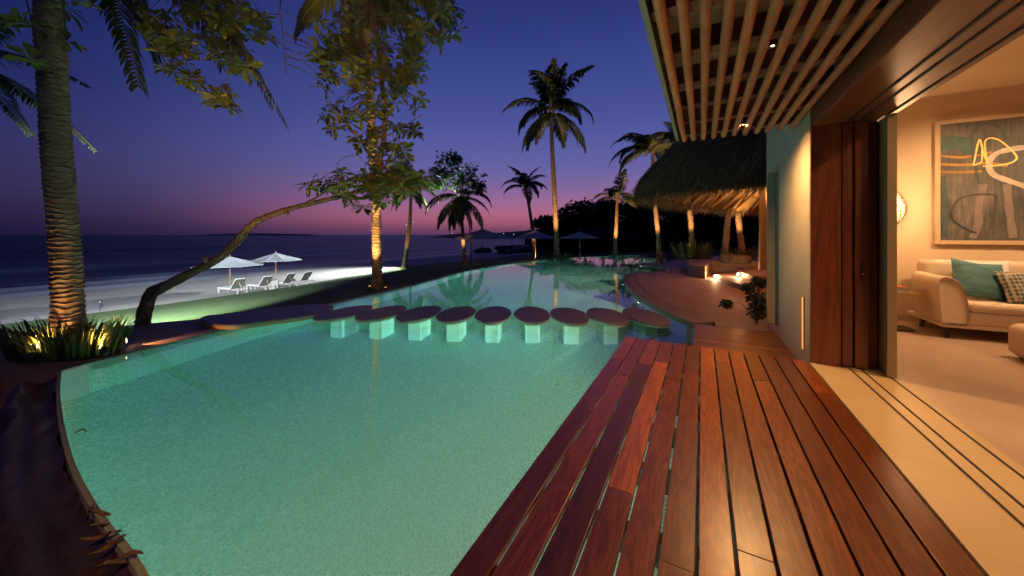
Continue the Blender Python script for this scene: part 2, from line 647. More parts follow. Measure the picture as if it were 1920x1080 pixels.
M['lawn'] = ground_mat('lawn_grass', (0.03, 0.07, 0.009), (0.06, 0.115, 0.016), (0.10, 0.165, 0.026), 0.35, 9, 0.9, 1.0, 0.06)
M['sand'] = ground_mat('beach_sand', (0.34, 0.31, 0.27), (0.42, 0.385, 0.34), (0.5, 0.46, 0.41), 0.5, 3, 0.9, 0.7, 0.06)


def catmull(pts, n=5, closed=False):
    out = []
    m_ = len(pts)
    for i in range(m_ - 1):
        p0, p1, p2, p3 = pts[max(i - 1, 0)], pts[i], pts[i + 1], pts[min(i + 2, m_ - 1)]
        for k in range(n):
            t = k / n
            out.append(0.5 * ((2 * p1) + (p2 - p0) * t + (2 * p0 - 5 * p1 + 4 * p2 - p3) * t * t + (3 * p1 - p0 - 3 * p2 + p3) * t ** 3))
    out.append(pts[-1])
    return out


def offset(pts, d, closed=False):
    """points moved d to the left of the walking direction"""
    out = []
    n = len(pts)
    for i in range(n):
        a = pts[(i - 1) % n] if closed else pts[max(i - 1, 0)]
        c = pts[(i + 1) % n] if closed else pts[min(i + 1, n - 1)]
        t = (Vector((c[0], c[1])) - Vector((a[0], a[1]))).normalized()
        out.append(Vector((pts[i][0] - t.y * d, pts[i][1] + t.x * d)))
    return out


WZ = -0.40                     # pool water level
# sea-side edge of the pool at water level
left_edge = [(115, 697), (200, 675.5), (300, 650), (390, 627), (470, 607), (540, 590), (600, 576.5), (665, 561.5), (735, 546), (810, 526.5), (880, 508), (960, 494.5), (1050, 485), (1140, 480), (1230, 478.4), (1292, 480)]
left_w = catmull([P(a, b_, WZ) for a, b_ in left_edge], 4)


# ---------------------------------------------------------------- terrain: lawn, beach, sea, hills
XI = [(-25, -11.0), (0, -10.6), (1.15, -10.1), (2.5, -9.6), (3.3, -9.1), (4.9, -8.65)]
XI += [(p.y, p.x) for p in offset(left_w, 0.10) if p.y > 5.2 and p.y < 34.0] + [(35, -3.2), (130, -3.2)]
XB = [(-25, -26), (3, -26.2), (8, -25.9), (15.6, -26.6), (20.3, -28.0), (31.8, -31), (41, -30.6), (60, -30), (80, -29), (100, -21), (130, -4.0)]
SEA_Z = -3.3


def zt(X, Y):
    xi, xb = interp(XI, Y), interp(XB, Y)
    if X >= xi:
        return -0.46
    if X >= xb:
        s = (xi - X) / (xi - xb)
        return -0.46 - 1.95 * s ** 0.82
    return -2.41 - 0.047 * (xb - X)


def G(px, py):
    """where the view ray meets lawn or sand"""
    zc = 3.0
    while zc < 150:
        q = D(px, py, zc)
        if q.z <= zt(q.x, q.y):
            q.z = zt(q.x, q.y)
            return q
        zc += 0.05
    return q


def grid(name, rows, m, sm=60):
    b = MB()
    nc = len(rows[0])
    for r_ in rows:
        b.v += [Vector(q) for q in r_]
    for i in range(len(rows) - 1):
        for j in range(nc - 1):
            a = i * nc + j
            b.f.append((a, a + 1, a + nc + 1, a + nc))
    o = b.build(name, m, sm=sm)
    return tag(o, kind='structure')


ys = [-25 + i * 0.75 for i in range(207)]
rows = []
for y in ys:
    xi, xb = interp(XI, y), interp(XB, y)
    rows.append([(xi + (xb - xi) * j / 44, y, zt(xi + (xb - xi) * j / 44, y)) for j in range(45)])
tag(grid('lawn', rows, M['lawn']), 'short green lawn sloping from the pool down to the beach')
rows = []
for y in ys:
    xb = interp(XB, y)
    r_ = []
    for j in range(34):
        x = xb + 0.35 * noise.noise((y * 0.7, 0, 3)) * (1 if j == 0 else 0) + (0.25 if j == 0 else 0) - j * 1.1
        z = zt(min(x, xb), y) - (0.03 if j == 0 else 0) + 0.05 * noise.noise((x * 0.5, y * 0.5, 1)) * (j > 1)
        r_.append((x, y, z))
    rows.append(r_)
tag(grid('beach', rows, M['sand']), 'pale sand beach between the lawn and the sea')
tag(grid('garden_ground', [[(-3.25, 34.2, -0.46), (15, 34.2, -0.46), (90, 34.2, -0.46)], [(-3.25, 70, -0.46), (15, 70, -0.46), (90, 70, -0.46)], [(-3.25, 130, -0.46), (15, 130, -0.46), (90, 130, -0.46)]], M['lawn']), 'dark garden ground beyond the pool')
xs = [-30 - i * 2.2 for i in range(60)] + [-165 - i * i * 3.0 for i in range(1, 42)]
ysea = [-3000, -900, -300, -120] + [-80 + i * 6 for i in range(55)] + [300, 500, 1000, 3000, 8000]
rows = []
for y in ysea:
    rows.append([(x, y, SEA_Z + (0.16 * math.sin(x * 0.42 + 2.2 * noise.noise((x * 0.01, y * 0.016, 0))) * smooth((-40 - x) / 25) * smooth((400 + x) / 200))) for x in xs])
tag(grid('sea', rows, M['sea']), 'dark calm sea with smooth pale wave bands')
# the sea goes on past the beach ahead, behind the headland
b = MB().add([(-30, 128, SEA_Z - 0.02), (6000, 128, SEA_Z - 0.02), (6000, 8000, SEA_Z - 0.02), (-30, 8000, SEA_Z - 0.02)], [(0, 1, 2, 3)])
tag(b.build('sea', M['sea']), 'sea reaching on behind the dark trees', kind='structure')


def hill(name, px0, px1, top, zc, label, seed, thick=120):
    b = MB()
    n = 60
    for k in range(3):
        for i in range(n + 1):
            t = i / n
            hgt = (HZ - interp(top, t)) * zc / F
            hgt = hgt * (0.85 + 0.3 * noise.noise((t * 9, seed, 0))) if hgt > 0.5 else hgt
            q = c2w((px0 + (px1 - px0) * t - 960) * zc / F, zc + thick * (k - 1))
            z = (CAMZ + hgt) if k == 1 else SEA_Z - 0.5
            b.v.append(Vector((q.x, q.y, z)))
    for k in range(2):
        for i in range(n):
            a = k * (n + 1) + i
            b.f.append((a, a + 1, a + n + 2, a + n + 1))
    return tag(b.build(name, M['hill'], sm=40), label, kind='structure')


hill('hills', 370, 600, [(0, 441.5), (0.15, 438.5), (0.5, 437.2), (0.9, 439), (1, 441.5)], 2600, 'low faint island on the horizon', 1, 200)
hill('hills', 828, 1010, [(0, 442), (0.1, 438.5), (0.35, 436.5), (0.55, 436), (0.8, 432), (1, 428)], 620, 'dark headland running out to sea with a few lights', 5)
for i in range(9):
    px = 850 + 14 * i + random.uniform(-5, 5)
    q = D(px, 438.5 + random.uniform(-1, 1), 500)
    o = MB().lathe([(0.01, -0.5), (0.35, -0.3), (0.45, 0), (0.35, 0.3), (0.01, 0.5)], 8, q).build('town_light', M['town'])
    tag(o, 'tiny bright lamp of the far town on the headland', 'lamp', 'far town lights on the headland')

# ---------------------------------------------------------------- pool
WZ = -0.40
FLOOR = -1.72
# outline at water level: near rim, sea-side edge, far end, the bay and the curved terrace, then under the deck
near_edge = [(270, 1068), (210, 990), (170, 930), (140, 870), (121, 800), (113, 740)]
right_edge = [(1288, 486), (1250, 491), (1213, 494.5), (1195, 496.8), (1217, 499), (1237, 501), (1249, 503.2), (1252.5, 506), (1246, 509), (1228, 511.8), (1206, 513.8), (1184, 515), (1173, 518), (1170, 524), (1173, 533), (1180, 543), (1195, 557), (1225, 575), (1260, 593), (1302, 611)]


near_w = catmull([Vector((0.15, 0.62, WZ)), Vector((-1.2, 0.62, WZ))] + [P(a, b_, WZ) for a, b_ in near_edge] + [P(115, 697, WZ)], 5)
right_w = catmull([P(a, b_, WZ) for a, b_ in right_edge], 4)
PX0 = right_w[-1].x            # side of the lower wooden step
pool = near_w[:-1] + left_w + right_w + [Vector((PX0 + 0.02, 5.0, WZ)), Vector((0.15, 4.9, WZ))]
pool = [Vector((p.x, p.y)) for p in pool]


b = MB()
n = len(pool)
b.v += [Vector((p.x, p.y, WZ + 0.02)) for p in pool] + [Vector((p.x, p.y, FLOOR)) for p in pool]
for i in range(n):
    j = (i + 1) % n
    b.f.append((i, j, n + j, n + i))
for t in tessellate_polygon([[Vector((p.x, p.y, 0)) for p in pool]]):
    b.f.append(tuple(n + i for i in t))
basin = b.build('pool_basin', M['mosaic'])
tag(basin, 'pool basin lined with pale green mosaic tiles', kind='structure')
area = sum(pool[i].x * pool[(i + 1) % n].y - pool[(i + 1) % n].x * pool[i].y for i in range(n))
wout = offset(pool, 0.012 if area < 0 else -0.012, True)
wm = MB().prism(wout, FLOOR - 0.04, WZ)
tag(wm.build('pool_water', M['water']), 'clear turquoise lit water of the long curved pool', kind='structure')


def strip(name, inner, outer, z0, z1, m, label=None, kind='structure', parent=None):
    """a kerb-like band between two lines"""
    b = MB()
    n = len(inner)
    for pts, z in ((inner, z1), (outer, z1), (outer, z0), (inner, z0)):
        b.v += [Vector((p[0], p[1], z)) for p in pts]
    for i in range(n - 1):
        for k in range(4):
            a, c = k * n + i, ((k + 1) % 4) * n + i
            b.f.append((a, a + 1, c + 1, c))
    b.f.append((0, n, 2 * n, 3 * n))
    b.f.append((n - 1, 4 * n - 1, 3 * n - 1, 2 * n - 1))
    bm = bmesh.new()
    o = b.build(name, m, parent, sm=35)
    bm.from_mesh(o.data)
    bmesh.ops.recalc_face_normals(bm, faces=bm.faces)
    bm.to_mesh(o.data)
    bm.free()
    if parent is None:
        tag(o, label, kind=kind)
    return o


sgn = 1 if area < 0 else -1
edge = near_w[:-1] + left_w
strip('pool_rim', offset(left_w, 0), offset(left_w, sgn * 0.20), -0.75, WZ + 0.012, M['rim'], 'thin pale overflow edge along the sea side of the pool')
strip('pool_rim', offset(near_w, 0), offset(near_w, sgn * 0.03), -0.9, WZ + 0.014, M['rim'], 'thin pale curved overflow edge at the near end of the pool')
# the rounded wet rock wall under the near edge, falling to the catch basin
b = MB()
prof = [(0.028, WZ - 0.02), (0.07, WZ - 0.08), (0.13, WZ - 0.11), (0.19, WZ - 0.10), (0.24, WZ - 0.05), (0.29, WZ - 0.035), (0.34, WZ - 0.07), (0.39, WZ - 0.17), (0.43, WZ - 0.34), (0.47, WZ - 0.65), (0.5, WZ - 1.0), (0.56, WZ - 1.62)]
fine = catmull(near_w, 3)
offs = [offset(fine, sgn * d) for d, z in prof]
for (d, z), line in zip(prof, offs):
    for i, p in enumerate(line):
        k = 0.045 * noise.noise((p.x * 2.1, p.y * 2.1, z * 2)) + 0.02 * noise.noise((p.x * 9, p.y * 9, z * 9))
        b.v.append(Vector((p.x, p.y - k, z + k * 0.7)))
m_ = len(fine)
for k in range(len(prof) - 1):
    for i in range(m_ - 1):
        a = k * m_ + i
        b.f.append((a, a + 1, a + m_ + 1, a + m_))
tag(b.build('rock_rim', M['rim_rock'], sm=60), 'rounded wet dark rock wall below the near pool edge', kind='structure')
tag(MB().prism([(-14, -6), (0.0, -6), (0.0, 0.5), (-3, 0.6), (-7.4, 1.1), (-14, 1.3)], -2.3, -2.0).build('catch_basin', M['groove']), 'dark catch basin below the near pool edge', kind='structure')

# patio on the sea side, left
pt = [P(112, 699, -0.40)] + [P(a, b_, -0.40) for a, b_ in [(200, 675.5), (300, 650), (390, 627), (470, 607), (560, 585)]]
pt = offset(pt, sgn * 0.012)
PATIO_Z = -0.375
poly = [Vector((p.x, p.y)) for p in pt] + [Vector((-8.85, 5.2)), Vector((-9.3, 3.4)), Vector((-9.85, 2.6)), Vector((-10.35, 1.3)), Vector((-12.5, 0.6)), Vector((-14, -1.5)), Vector((-11.5, -1.0)), Vector((-8.6, 0.42)), Vector((-7.75, 0.86))]
tag(MB().prism(poly, -2.2, PATIO_Z).build('patio', M['patio']), 'purple brown stone patio between the pool and the lawn', kind='structure')


def blob(cx, cy, rx, ry, ang, n=40, p=2.0):
    out = []
    for k in range(n):
        a = 2 * PI * k / n
        c, s_ = math.cos(a), math.sin(a)
        x = rx * abs(c) ** (2 / p) * (1 if c > 0 else -1)
        y = ry * abs(s_) ** (2 / p) * (1 if s_ > 0 else -1)
        out.append(Vector((cx + x * math.cos(ang) - y * math.sin(ang), cy + x * math.sin(ang) + y * math.cos(ang))))
    return out


def slab(name, pts, z0, z1, mtop, msid, label, cat, group=None, lip=0.012):
    c = sum((Vector((p[0], p[1], 0)) for p in pts), Vector()) / len(pts)
    t = thing(name, (c.x, c.y, z0), label, cat, group)
    MB().prism(pts, z1 - 0.035, z1).build('top', mtop, t, bevel=0.006)
    inn = [Vector((p[0], p[1])) + (Vector((c.x, c.y)) - Vector((p[0], p[1]))) * lip for p in pts]
    MB().prism(inn, z0, z1 - 0.035).build('rim', msid, t)
    return t


ST = -0.28
op = [P(a, b_, ST) for a, b_ in [(375, 597), (384, 603), (410, 608), (445, 609), (490, 603), (540, 597), (585, 590), (615, 582), (626, 576), (618, 571.5), (590, 570.5), (540, 573.5), (480, 580), (420, 588), (385, 592)]]
op = [Vector((p.x, p.y)) for p in catmull(op + [op[0]], 4)[:-1]]
slab('oval_platform', op, PATIO_Z + 0.003, ST, M['stone'], pm('platform_riser', (0.42, 0.25, 0.13), (0.5, 0.31, 0.17), 6, 0.7), 'wide low stone platform at the seaward end of the stepping stones', 'platform')

sx_ = [(647, 584.5, 90), (717, 585, 83), (787, 586, 77), (856, 587, 70), (925, 587.5, 66), (997, 588, 67), (1067, 590, 68), (1138, 590.5, 71), (1209, 591.5, 77)]
words = ['first stepping stone from the low stone platform', 'second stepping stone from the low stone platform', 'third stepping stone from the low stone platform', 'fourth stepping stone from the low stone platform',
         'middle one of the nine oval stepping stones', 'fourth stepping stone from the curved terrace', 'third stepping stone from the curved terrace', 'second stepping stone from the curved terrace', 'stepping stone closest to the curved terrace']
for i, (px, py, wd) in enumerate(sx_):
    c = P(px, py, ST)
    ang = YAW - R(interp([(0, 17), (5, 0), (8, -4)], i))
    zc = F * (CAMZ - ST) / (py - HZ)
    rx = 0.5 * 68 * 7.5 / F * (1.0 + 0.02 * random.uniform(-1, 1))
    pts = blob(c.x, c.y, rx, 0.76 + random.uniform(-0.02, 0.02), ang, 44)
    t = thing('stepping_stone', (c.x, c.y, FLOOR), 'dark oval ' + words[i], 'stepping stone', 'stepping stones across the pool')
    MB().prism(pts, ST - 0.035, ST).build('top', M['stone'], t, bevel=0.008)
    inn = [Vector((c.x, c.y)) + (q - Vector((c.x, c.y))) * 0.975 for q in pts]
    MB().prism(inn, ST - 0.07, ST - 0.036).build('rim', M['stone_rim'], t)
    pil = blob(c.x, c.y, 0.16, 0.28, ang, 24, 7)
    MB().prism(pil, FLOOR, ST - 0.071).build('pillar', M['pillar'], t)

# ---------------------------------------------------------------- terrace on the house side
TZ = -0.335
inner_line = right_w[8:]      # from the far end round the bay to the wooden step
tl = [Vector((p.x, p.y)) for p in right_w]
cop_out = offset(tl, -sgn * 0.02)
cop_in = offset(tl, sgn * 0.40)
k0 = 12 * 4 - 4
for nm, seg, lab in (('coping', slice(44, len(tl)), 'curved stone coping along the terrace edge'), ('coping', slice(0, 45), 'stone coping round the small bay of the pool')):
    w_ = 0.40 if seg.start else 0.16
    strip(nm, offset(tl, -sgn * 0.02)[seg], offset(tl, sgn * w_)[seg], -0.6, TZ + 0.004, M['coping'], lab)
body = offset(tl, sgn * 0.17)[0:45] + offset(tl, sgn * 0.435)[45:]
back = [Vector((body[-1].x + 0.05, 7.0)), Vector((1.06, 7.0)), Vector((1.06, 7.97)), Vector((9, 7.97)), Vector((22, 20)), Vector((20, 34.15)), Vector((4, 34.15)), P(1293, 481, WZ).xy + Vector((0.4, 0.5))]
tag(MB().prism(body + back, -0.9, TZ).build('terrace', M['terrace']), 'wide smooth reddish concrete terrace curving along the pool', kind='structure')
strip('groove', offset(tl, sgn * 0.38)[44:], offset(tl, sgn * 0.45)[44:], -0.7, TZ - 0.03, M['groove'], 'dark narrow drain groove behind the terrace coping')

# ---------------------------------------------------------------- wooden deck: 13 rows of boards on joists
DX0, DX1, DY1, DY0 = -0.92, 1.03, 5.0, -0.6
deck = thing('wooden_deck', ((DX0 + DX1) / 2, 2.2, -0.3), 'dark red hardwood deck with long gaps over the pool edge', 'deck')
pit = (DX1 - DX0) / 13
rd = random.Random(11)
for r_ in range(13):
    x0, x1 = DX0 + r_ * pit + 0.007, DX0 + (r_ + 1) * pit - 0.007
    y = DY1
    cuts = [y]
    y -= rd.uniform(0.5, 1.5)
    while y > DY0 + 0.5:
        cuts.append(y)
        y -= rd.choice([2.2, 2.7, 3.2]) * rd.uniform(0.9, 1.1)
    cuts.append(DY0)
    for a, c in zip(cuts, cuts[1:]):
        dz = rd.uniform(-0.0015, 0.0015)
        MB().box(x0 + rd.uniform(-.001, .001), x1 + rd.uniform(-.001, .001), c + 0.001, a - 0.001, -0.03 + dz, dz).build('board', M['deck'], deck, bevel=0.003)
yy = 0.2
while yy < 5:
    MB().box(DX0 + 0.02, DX1 - 0.02, yy, yy + 0.07, -0.15, -0.033).build('joist', M['joist'], deck)
    yy += 0.52
MB().box(DX0 + 0.002, DX1, DY1 - 0.03, DY1 - 0.005, -0.16, -0.034).build('end_board', M['joist'], deck)
# ground under the house side of the deck
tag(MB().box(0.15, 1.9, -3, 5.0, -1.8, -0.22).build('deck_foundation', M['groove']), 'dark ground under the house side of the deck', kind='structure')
step = thing('wooden_step', (0.5, 6, -0.33), 'lower hardwood step with crosswise boards between deck and terrace', 'step')
yb = 5.02
SX0 = PX0 + 0.02
while yb < 6.98:
    MB().box(SX0, 1.045, yb, min(yb + 0.092, 7.0), -0.20, -0.17 + rd.uniform(-.001, .001)).build('board', M['deck_x'], step, bevel=0.003)
    yb += 0.098
MB().box(SX0 + 0.03, 1.04, 5.01, 6.98, -1.7, -0.205).build('base', M['joist'], step)
# ---------------------------------------------------------------- house
HB = 3.3
house = thing('house', (1.5, 5, -0.4), 'pale plaster house with open dark wood sliding doors and lit living room', 'house')
WX = 1.05
hw = MB()
hw.box(WX, 1.28, 4.99, 6.78, -0.4, HB)
hw.box(WX, 1.28, 6.781, 7.83, 2.51, HB)
hw.box(WX, 1.28, 7.831, 7.95, -0.4, HB)
hw.box(1.285, 9.0, 8.3, 8.5, -0.4, HB + 0.5)
hw.build('front_wall', M['plaster'], house, bevel=0.006)
MB().box(WX + 0.11, 1.24, 6.79, 7.82, -0.2, 2.505).build('recessed_door', M['door_green'], house)
MB().box(WX + 0.003, 1.28, 6.783, 7.828, -0.42, -0.205).build('door_sill', M['coping'], house)
# a tall lit slot in the wall: its Y from the picture
SLY, SLZ0, SLZ1 = 5.22, 0.05, 0.66
sl = MB().box(WX - 0.004, WX + 0.02, SLY, SLY + 0.075, SLZ0, SLZ1).build('wall_slot_light', M['glow_soft'], house)
MB().box(WX - 0.012, WX + 0.02, SLY - 0.012, SLY - 0.001, SLZ0 - 0.012, SLZ1 + 0.012).box(WX - 0.012, WX + 0.02, SLY + 0.076, SLY + 0.088, SLZ0 - 0.012, SLZ1 + 0.012).build('slot_frame', M['brass'], sl)
JY = 4.94
MB().box(WX, 1.30, JY, JY + 0.045, 0.002, 2.60).build('door_jamb', M['door'], house, bevel=0.004)
d1 = MB().box(1.312, 1.395, JY + 0.01, JY + 1.3, 0.012, 2.58).build('sliding_door', M['door'], house, bevel=0.004)
d2 = MB().box(1.405, 1.511, JY - 0.01, JY + 1.3, 0.012, 2.58).build('sliding_door', M['door'], house, bevel=0.004)
hd = MB().box(1.448, 1.466, JY - 0.022, JY - 0.010, 0.93, 1.12).build('handle', M['dark_metal'], d2, bevel=0.003)
MB().box(1.449, 1.465, JY - 0.045, JY - 0.022, 0.985, 1.0).build('lever', M['brass'], hd)
d3 = MB().box(1.595, 1.665, JY - 0.17, JY - 0.12, 0.012, 2.58).box(1.612, 1.648, JY - 0.121, JY + 1.2, 0.012, 2.58).build('glass_door_frame', pm('door_frame_bronze', (0.30, 0.23, 0.14), (0.36, 0.28, 0.17), 5, 0.45), house, bevel=0.003)
MB().box(1.53, 1.592, JY + 0.05, JY + 0.06, 0.01, 2.58).build('screen_panel', M['door'], house)
# header beam with its tracks
MB().box(1.06, 1.30, -3, 6.3, 2.585, 3.2).build('header_beam', M['beam'], house, bevel=0.008)
MB().box(1.302, 1.70, -3, 6.3, 2.60, 3.2).build('header_beam', M['beam'], house, bevel=0.008)
for x in (1.35, 1.455, 1.63):
    MB().box(x - 0.009, x + 0.009, -3, 4.9, 2.592, 2.602).build('upper_track', M['groove'], house)
# floor, sills and tracks
MB().box(1.04, 1.345, -3, JY, -0.2, 0.0).build('threshold_slab', M['slab'], house, bevel=0.004)
MB().box(1.345, 1.70, -3, 6.3, -0.2, 0.0).build('threshold_slab', M['slab'], house)
for x in (1.36, 1.455, 1.63):
    MB().box(x - 0.008, x + 0.008, -3, 4.93, -0.01, 0.003).build('floor_track', M['groove'], house)
MB().box(1.701, 9.0, -3, 8.3, -0.2, -0.001).build('room_floor', M['room_floor'], house)
rw = MB().box(1.705, 9, 8.1, 8.29, 0, 3.62)
rw.box(1.70, 1.80, 6.31, 8.09, 0, 3.62)
rw.box(8.8, 9, -3, 8.09, 0, 3.62)
rw.box(1.702, 9, -3.2, -3.001, 0, 3.62)
rw.box(1.702, 1.8, -3, 6.309, 3.2, 3.62)
rw.build('room_wall', M['room_wall'], house)
MB().box(1.69, 9.05, -3.2, 8.3, 3.6, 3.75).build('room_ceiling', M['room_wall'], house)
MB().box(1.81, 8.79, 8.085, 8.099, 0.0, 0.1).build('skirting', M['slab'], house)
for x, y, pw, tx, ty in ((3.7, 6.3, 290, 3.5, 8.0), (5.0, 6.3, 220, 4.8, 8.0), (2.5, 1.6, 190, 1.0, 1.6), (2.9, 3.3, 190, 1.3, 3.4), (4.5, 4.0, 120, 4.3, 5.0)):
    dl = MB().lathe([(0.055, 0), (0.06, -0.012), (0.05, -0.014), (0.045, 0.002)], 20, (x, y, 3.598)).build('ceiling_downlight', M['glow'], house)
    lamp('SPOT', 'downlight_lamp', house, (x, y, 3.57), pw, WARM2, (tx, ty, 0), 0.04, 115, 0.8)
# ---------------------------------------------------------------- pergola over the deck
perg = thing('pergola', (0.45, 2.5, 2.6), 'pergola of round wooden poles under pale roof boards above the deck', 'pergola')
PZ = 2.75
px_ = [-0.22 + i * 1.33 / 11 for i in range(12)]
for x in px_:
    pts = [(x + 0.006 * noise.noise((x * 9, y * 0.8, 0)), y, PZ + 0.006 * noise.noise((x * 9, y * 0.8, 5))) for y in [-2.5 + k * 0.45 for k in range(18)] + [5.57 + 0.03 * noise.noise((x * 7, 0, 0))]]
    o = MB().tube(pts, [0.033 + 0.004 * noise.noise((x * 30, k * 0.7, 0)) for k in range(19)], 12)
    o.build('pole', M['pole'], perg, sm=50)
yy = -2.0
while yy < 5.6:
    MB().box(-0.28, 1.055, yy, yy + 0.11, PZ + 0.030, PZ + 0.19).build('joist', M['pergola_beam'], perg, bevel=0.005)
    yy += 0.62
yy = -2.2
while yy < 5.5:
    MB().box(-0.30, 1.055, yy, yy + 0.195, PZ + 0.195, PZ + 0.22).build('roof_board', M['roof_board'], perg)
    yy += 0.2
MB().box(-0.325, -0.285, -2.5, 5.56, PZ - 0.01, PZ + 0.24).build('fascia', pm('fascia_paint', (0.20, 0.20, 0.15), (0.26, 0.25, 0.19), 3, 0.7), perg, bevel=0.004)
for y, pw, an, tgt in ((5.15, 260, 165, (0.4, 5.0, 0)), (3.1, 95, 80, (0.7, 3.2, 0)), (1.0, 60, 80, (0.7, 0.9, 0)), (-0.6, 1500, 54, (-5.2, 3.75, 3.2)), (-0.9, 260, 60, (-3.6, 0.3, -0.6))):  # last two are unseen accent spots, added to light tree crown and rim rock
    x = 0.395 if y > 0 else -0.47
    f = MB().lathe([(0.022, 0.06), (0.03, 0.05), (0.03, -0.03), (0.024, -0.03)], 16, (x + 0.05, y, PZ + 0.03)).build('deck_and_accent_light', M['dark_metal'], perg, sm=40)
    MB().lathe([(0.001, -0.028), (0.011, -0.0285), (0.011, -0.03), (0.001, -0.031)], 12, (x + 0.05, y, PZ + 0.03)).build('bulb', M['glow'], f)
    lamp('SPOT', 'deck_and_accent_lamp', perg, (x + 0.05, y, PZ - 0.01), pw, WARM, tgt, 0.02, an, 0.9)

# ---------------------------------------------------------------- things in the room
def cushion(w_, h_, d_, n=14, p=2.6, pinch=0.12, seed=0):
    """a soft pillow standing in XZ, w wide, h high, d thick"""
    b = MB()
    for side in (1, -1):
        for i in range(n + 1):
            for j in range(n + 1):
                u, v = 2 * i / n - 1, 2 * j / n - 1
                e = max(0, (1 - abs(u) ** p)) * max(0, (1 - abs(v) ** p))
                th = d_ / 2 * e ** 0.42
                pu = 1 - pinch * (1 - v * v) * u * u
                pv = 1 - pinch * (1 - u * u) * v * v
                k = 0.012 * noise.noise((u * 2.3 + seed, v * 2.3, side))
                b.v.append(Vector((u * w_ / 2 * pv * 1.0 if False else u * w_ / 2 * (1 - pinch * (1 - abs(v)) * abs(u)), side * (th + k * e), v * h_ / 2 * (1 - pinch * (1 - abs(u)) * abs(v)))))
    m_ = n + 1
    for s_ in range(2):
        for i in range(n):
            for j in range(n):
                a = s_ * m_ * m_ + i * m_ + j
                q = (a, a + m_, a + m_ + 1, a + 1)
                b.f.append(q if s_ else q[::-1])
    return b


def rbox(b, x0, x1, y0, y1, z0, z1, r=0.05, n=4):
    """soft box: rounded in plan and at the top edge"""
    prof = [(-r * 0.6, z0), (0, z0 + r * 0.6)] + [(-(r - r * math.cos(a)), z1 - r + r * math.sin(a)) for a in [PI / 2 * k / n for k in range(n + 1)]]
    base = len(b.v)
    rings = []
    for off_, z in prof:
        ring = []
        for cx, cy, a0 in ((x1 - r, y1 - r, 0), (x0 + r, y1 - r, PI / 2), (x0 + r, y0 + r, PI), (x1 - r, y0 + r, 1.5 * PI)):
            for k in range(n + 1):
                a = a0 + PI / 2 * k / n
                rr = max(r + off_, 0.001)
                ring.append(Vector((cx + rr * math.cos(a), cy + rr * math.sin(a), z)))
        rings.append(ring)
    m_ = len(rings[0])
    for ring in rings:
        b.v += ring
    for i in range(len(rings) - 1):
        for k in range(m_):
            a, c = base + i * m_ + k, base + i * m_ + (k + 1) % m_
            b.f.append((a, c, c + m_, a + m_))
    b.f.append(tuple(base + (len(rings) - 1) * m_ + k for k in range(m_)))
    b.f.append(tuple(base + k for k in range(m_))[::-1])
    return b


sofa = thing('sofa', (4.3, 7.4, 0), 'long cream linen sofa with curved arm under the painting', 'sofa')
SX, SF, SB = 2.84, 6.93, 7.92
MB().box(SX + 0.02, 5.9, SF + 0.03, SB - 0.02, 0.15, 0.21).build('base_rail', M['sofa'], sofa, bevel=0.012)
rbox(MB(), SX + 0.26, 5.6, SF + 0.01, 7.6, 0.212, 0.375, 0.03).build('seat_base', M['sofa'], sofa, sm=50)
rbox(MB(), SX + 0.265, 4.6, SF - 0.015, 7.58, 0.378, 0.51, 0.05).build('seat_cushion', M['sofa'], sofa, sm=50)
rbox(MB(), 4.605, 5.6, SF - 0.015, 7.58, 0.378, 0.51, 0.05).build('seat_cushion', M['sofa'], sofa, sm=50)
rbox(MB(), SX + 0.12, 5.8, 7.62, SB, 0.212, 1.02, 0.07).build('backrest', M['sofa'], sofa, sm=50)
# arm: its outline seen from the front leans out and rounds over
b = MB()
prof = [(0.02, 0.212), (0.0, 0.40), (-0.015, 0.58), (-0.03, 0.72), (-0.015, 0.80), (0.05, 0.84), (0.13, 0.83), (0.21, 0.775), (0.27, 0.68), (0.31, 0.55), (0.325, 0.40), (0.33, 0.212)]
st = [(SF + 0.02, 0.94), (SF, 0.985), (SF + 0.012, 1.0), (7.3, 1.0), (7.63, 1.02)]
for y, k in st:
    for x, z in [(x * 0.78, z) for x, z in prof]:
        b.v.append(Vector((SX + 0.14 + (x - 0.14) * k, y, 0.212 + (z - 0.212) * k)))
np_ = len(prof)
for i in range(len(st) - 1):
    for j in range(np_):
        a, c = i * np_ + j, i * np_ + (j + 1) % np_
        b.f.append((a, c, c + np_, a + np_))
b.f.append(tuple(range(np_))[::-1])
b.f.append(tuple((len(st) - 1) * np_ + j for j in range(np_)))
b.build('arm', M['sofa'], sofa, sm=55)
for x, y in ((SX + 0.1, SF + 0.1), (SX + 0.12, 7.72), (5.5, SF + 0.1)):
    MB().tube([(x + 0.02, y, 0.15), (x - 0.01, y - 0.01, 0)], [0.04, 0.022], 10).build('leg', M['sofa_leg'], sofa)

pl = cushion(0.54, 0.54, 0.22, seed=1).build('throw_pillow', M['teal'], sm=70)
pl.rotation_euler = (R(-20), R(9), R(10))
pl.location = (3.33, 7.27, 0.78)
tag(pl, 'large teal velvet pillow leaning on the cream sofa arm', 'pillow')


def scale_mat():
    m, n, l, bb = newmat('scallop_pattern_cloth')
    v = coords(n, l, 'Object', (26, 26, 20), False)
    vo = n.new('ShaderNodeTexVoronoi')
    vo.inputs['Randomness'].default_value = 0.1
    vo.inputs['Scale'].default_value = 1
    l.new(v, vo.inputs['Vector'])
    l.new(cramp(n, l, vo.outputs['Distance'], [(0.15, (0.05, 0.07, 0.07)), (0.42, (0.12, 0.14, 0.13)), (0.55, (0.4, 0.35, 0.27))]), bb.inputs['Base Color'])
    bb.inputs['Roughness'].default_value = 0.8
    return m


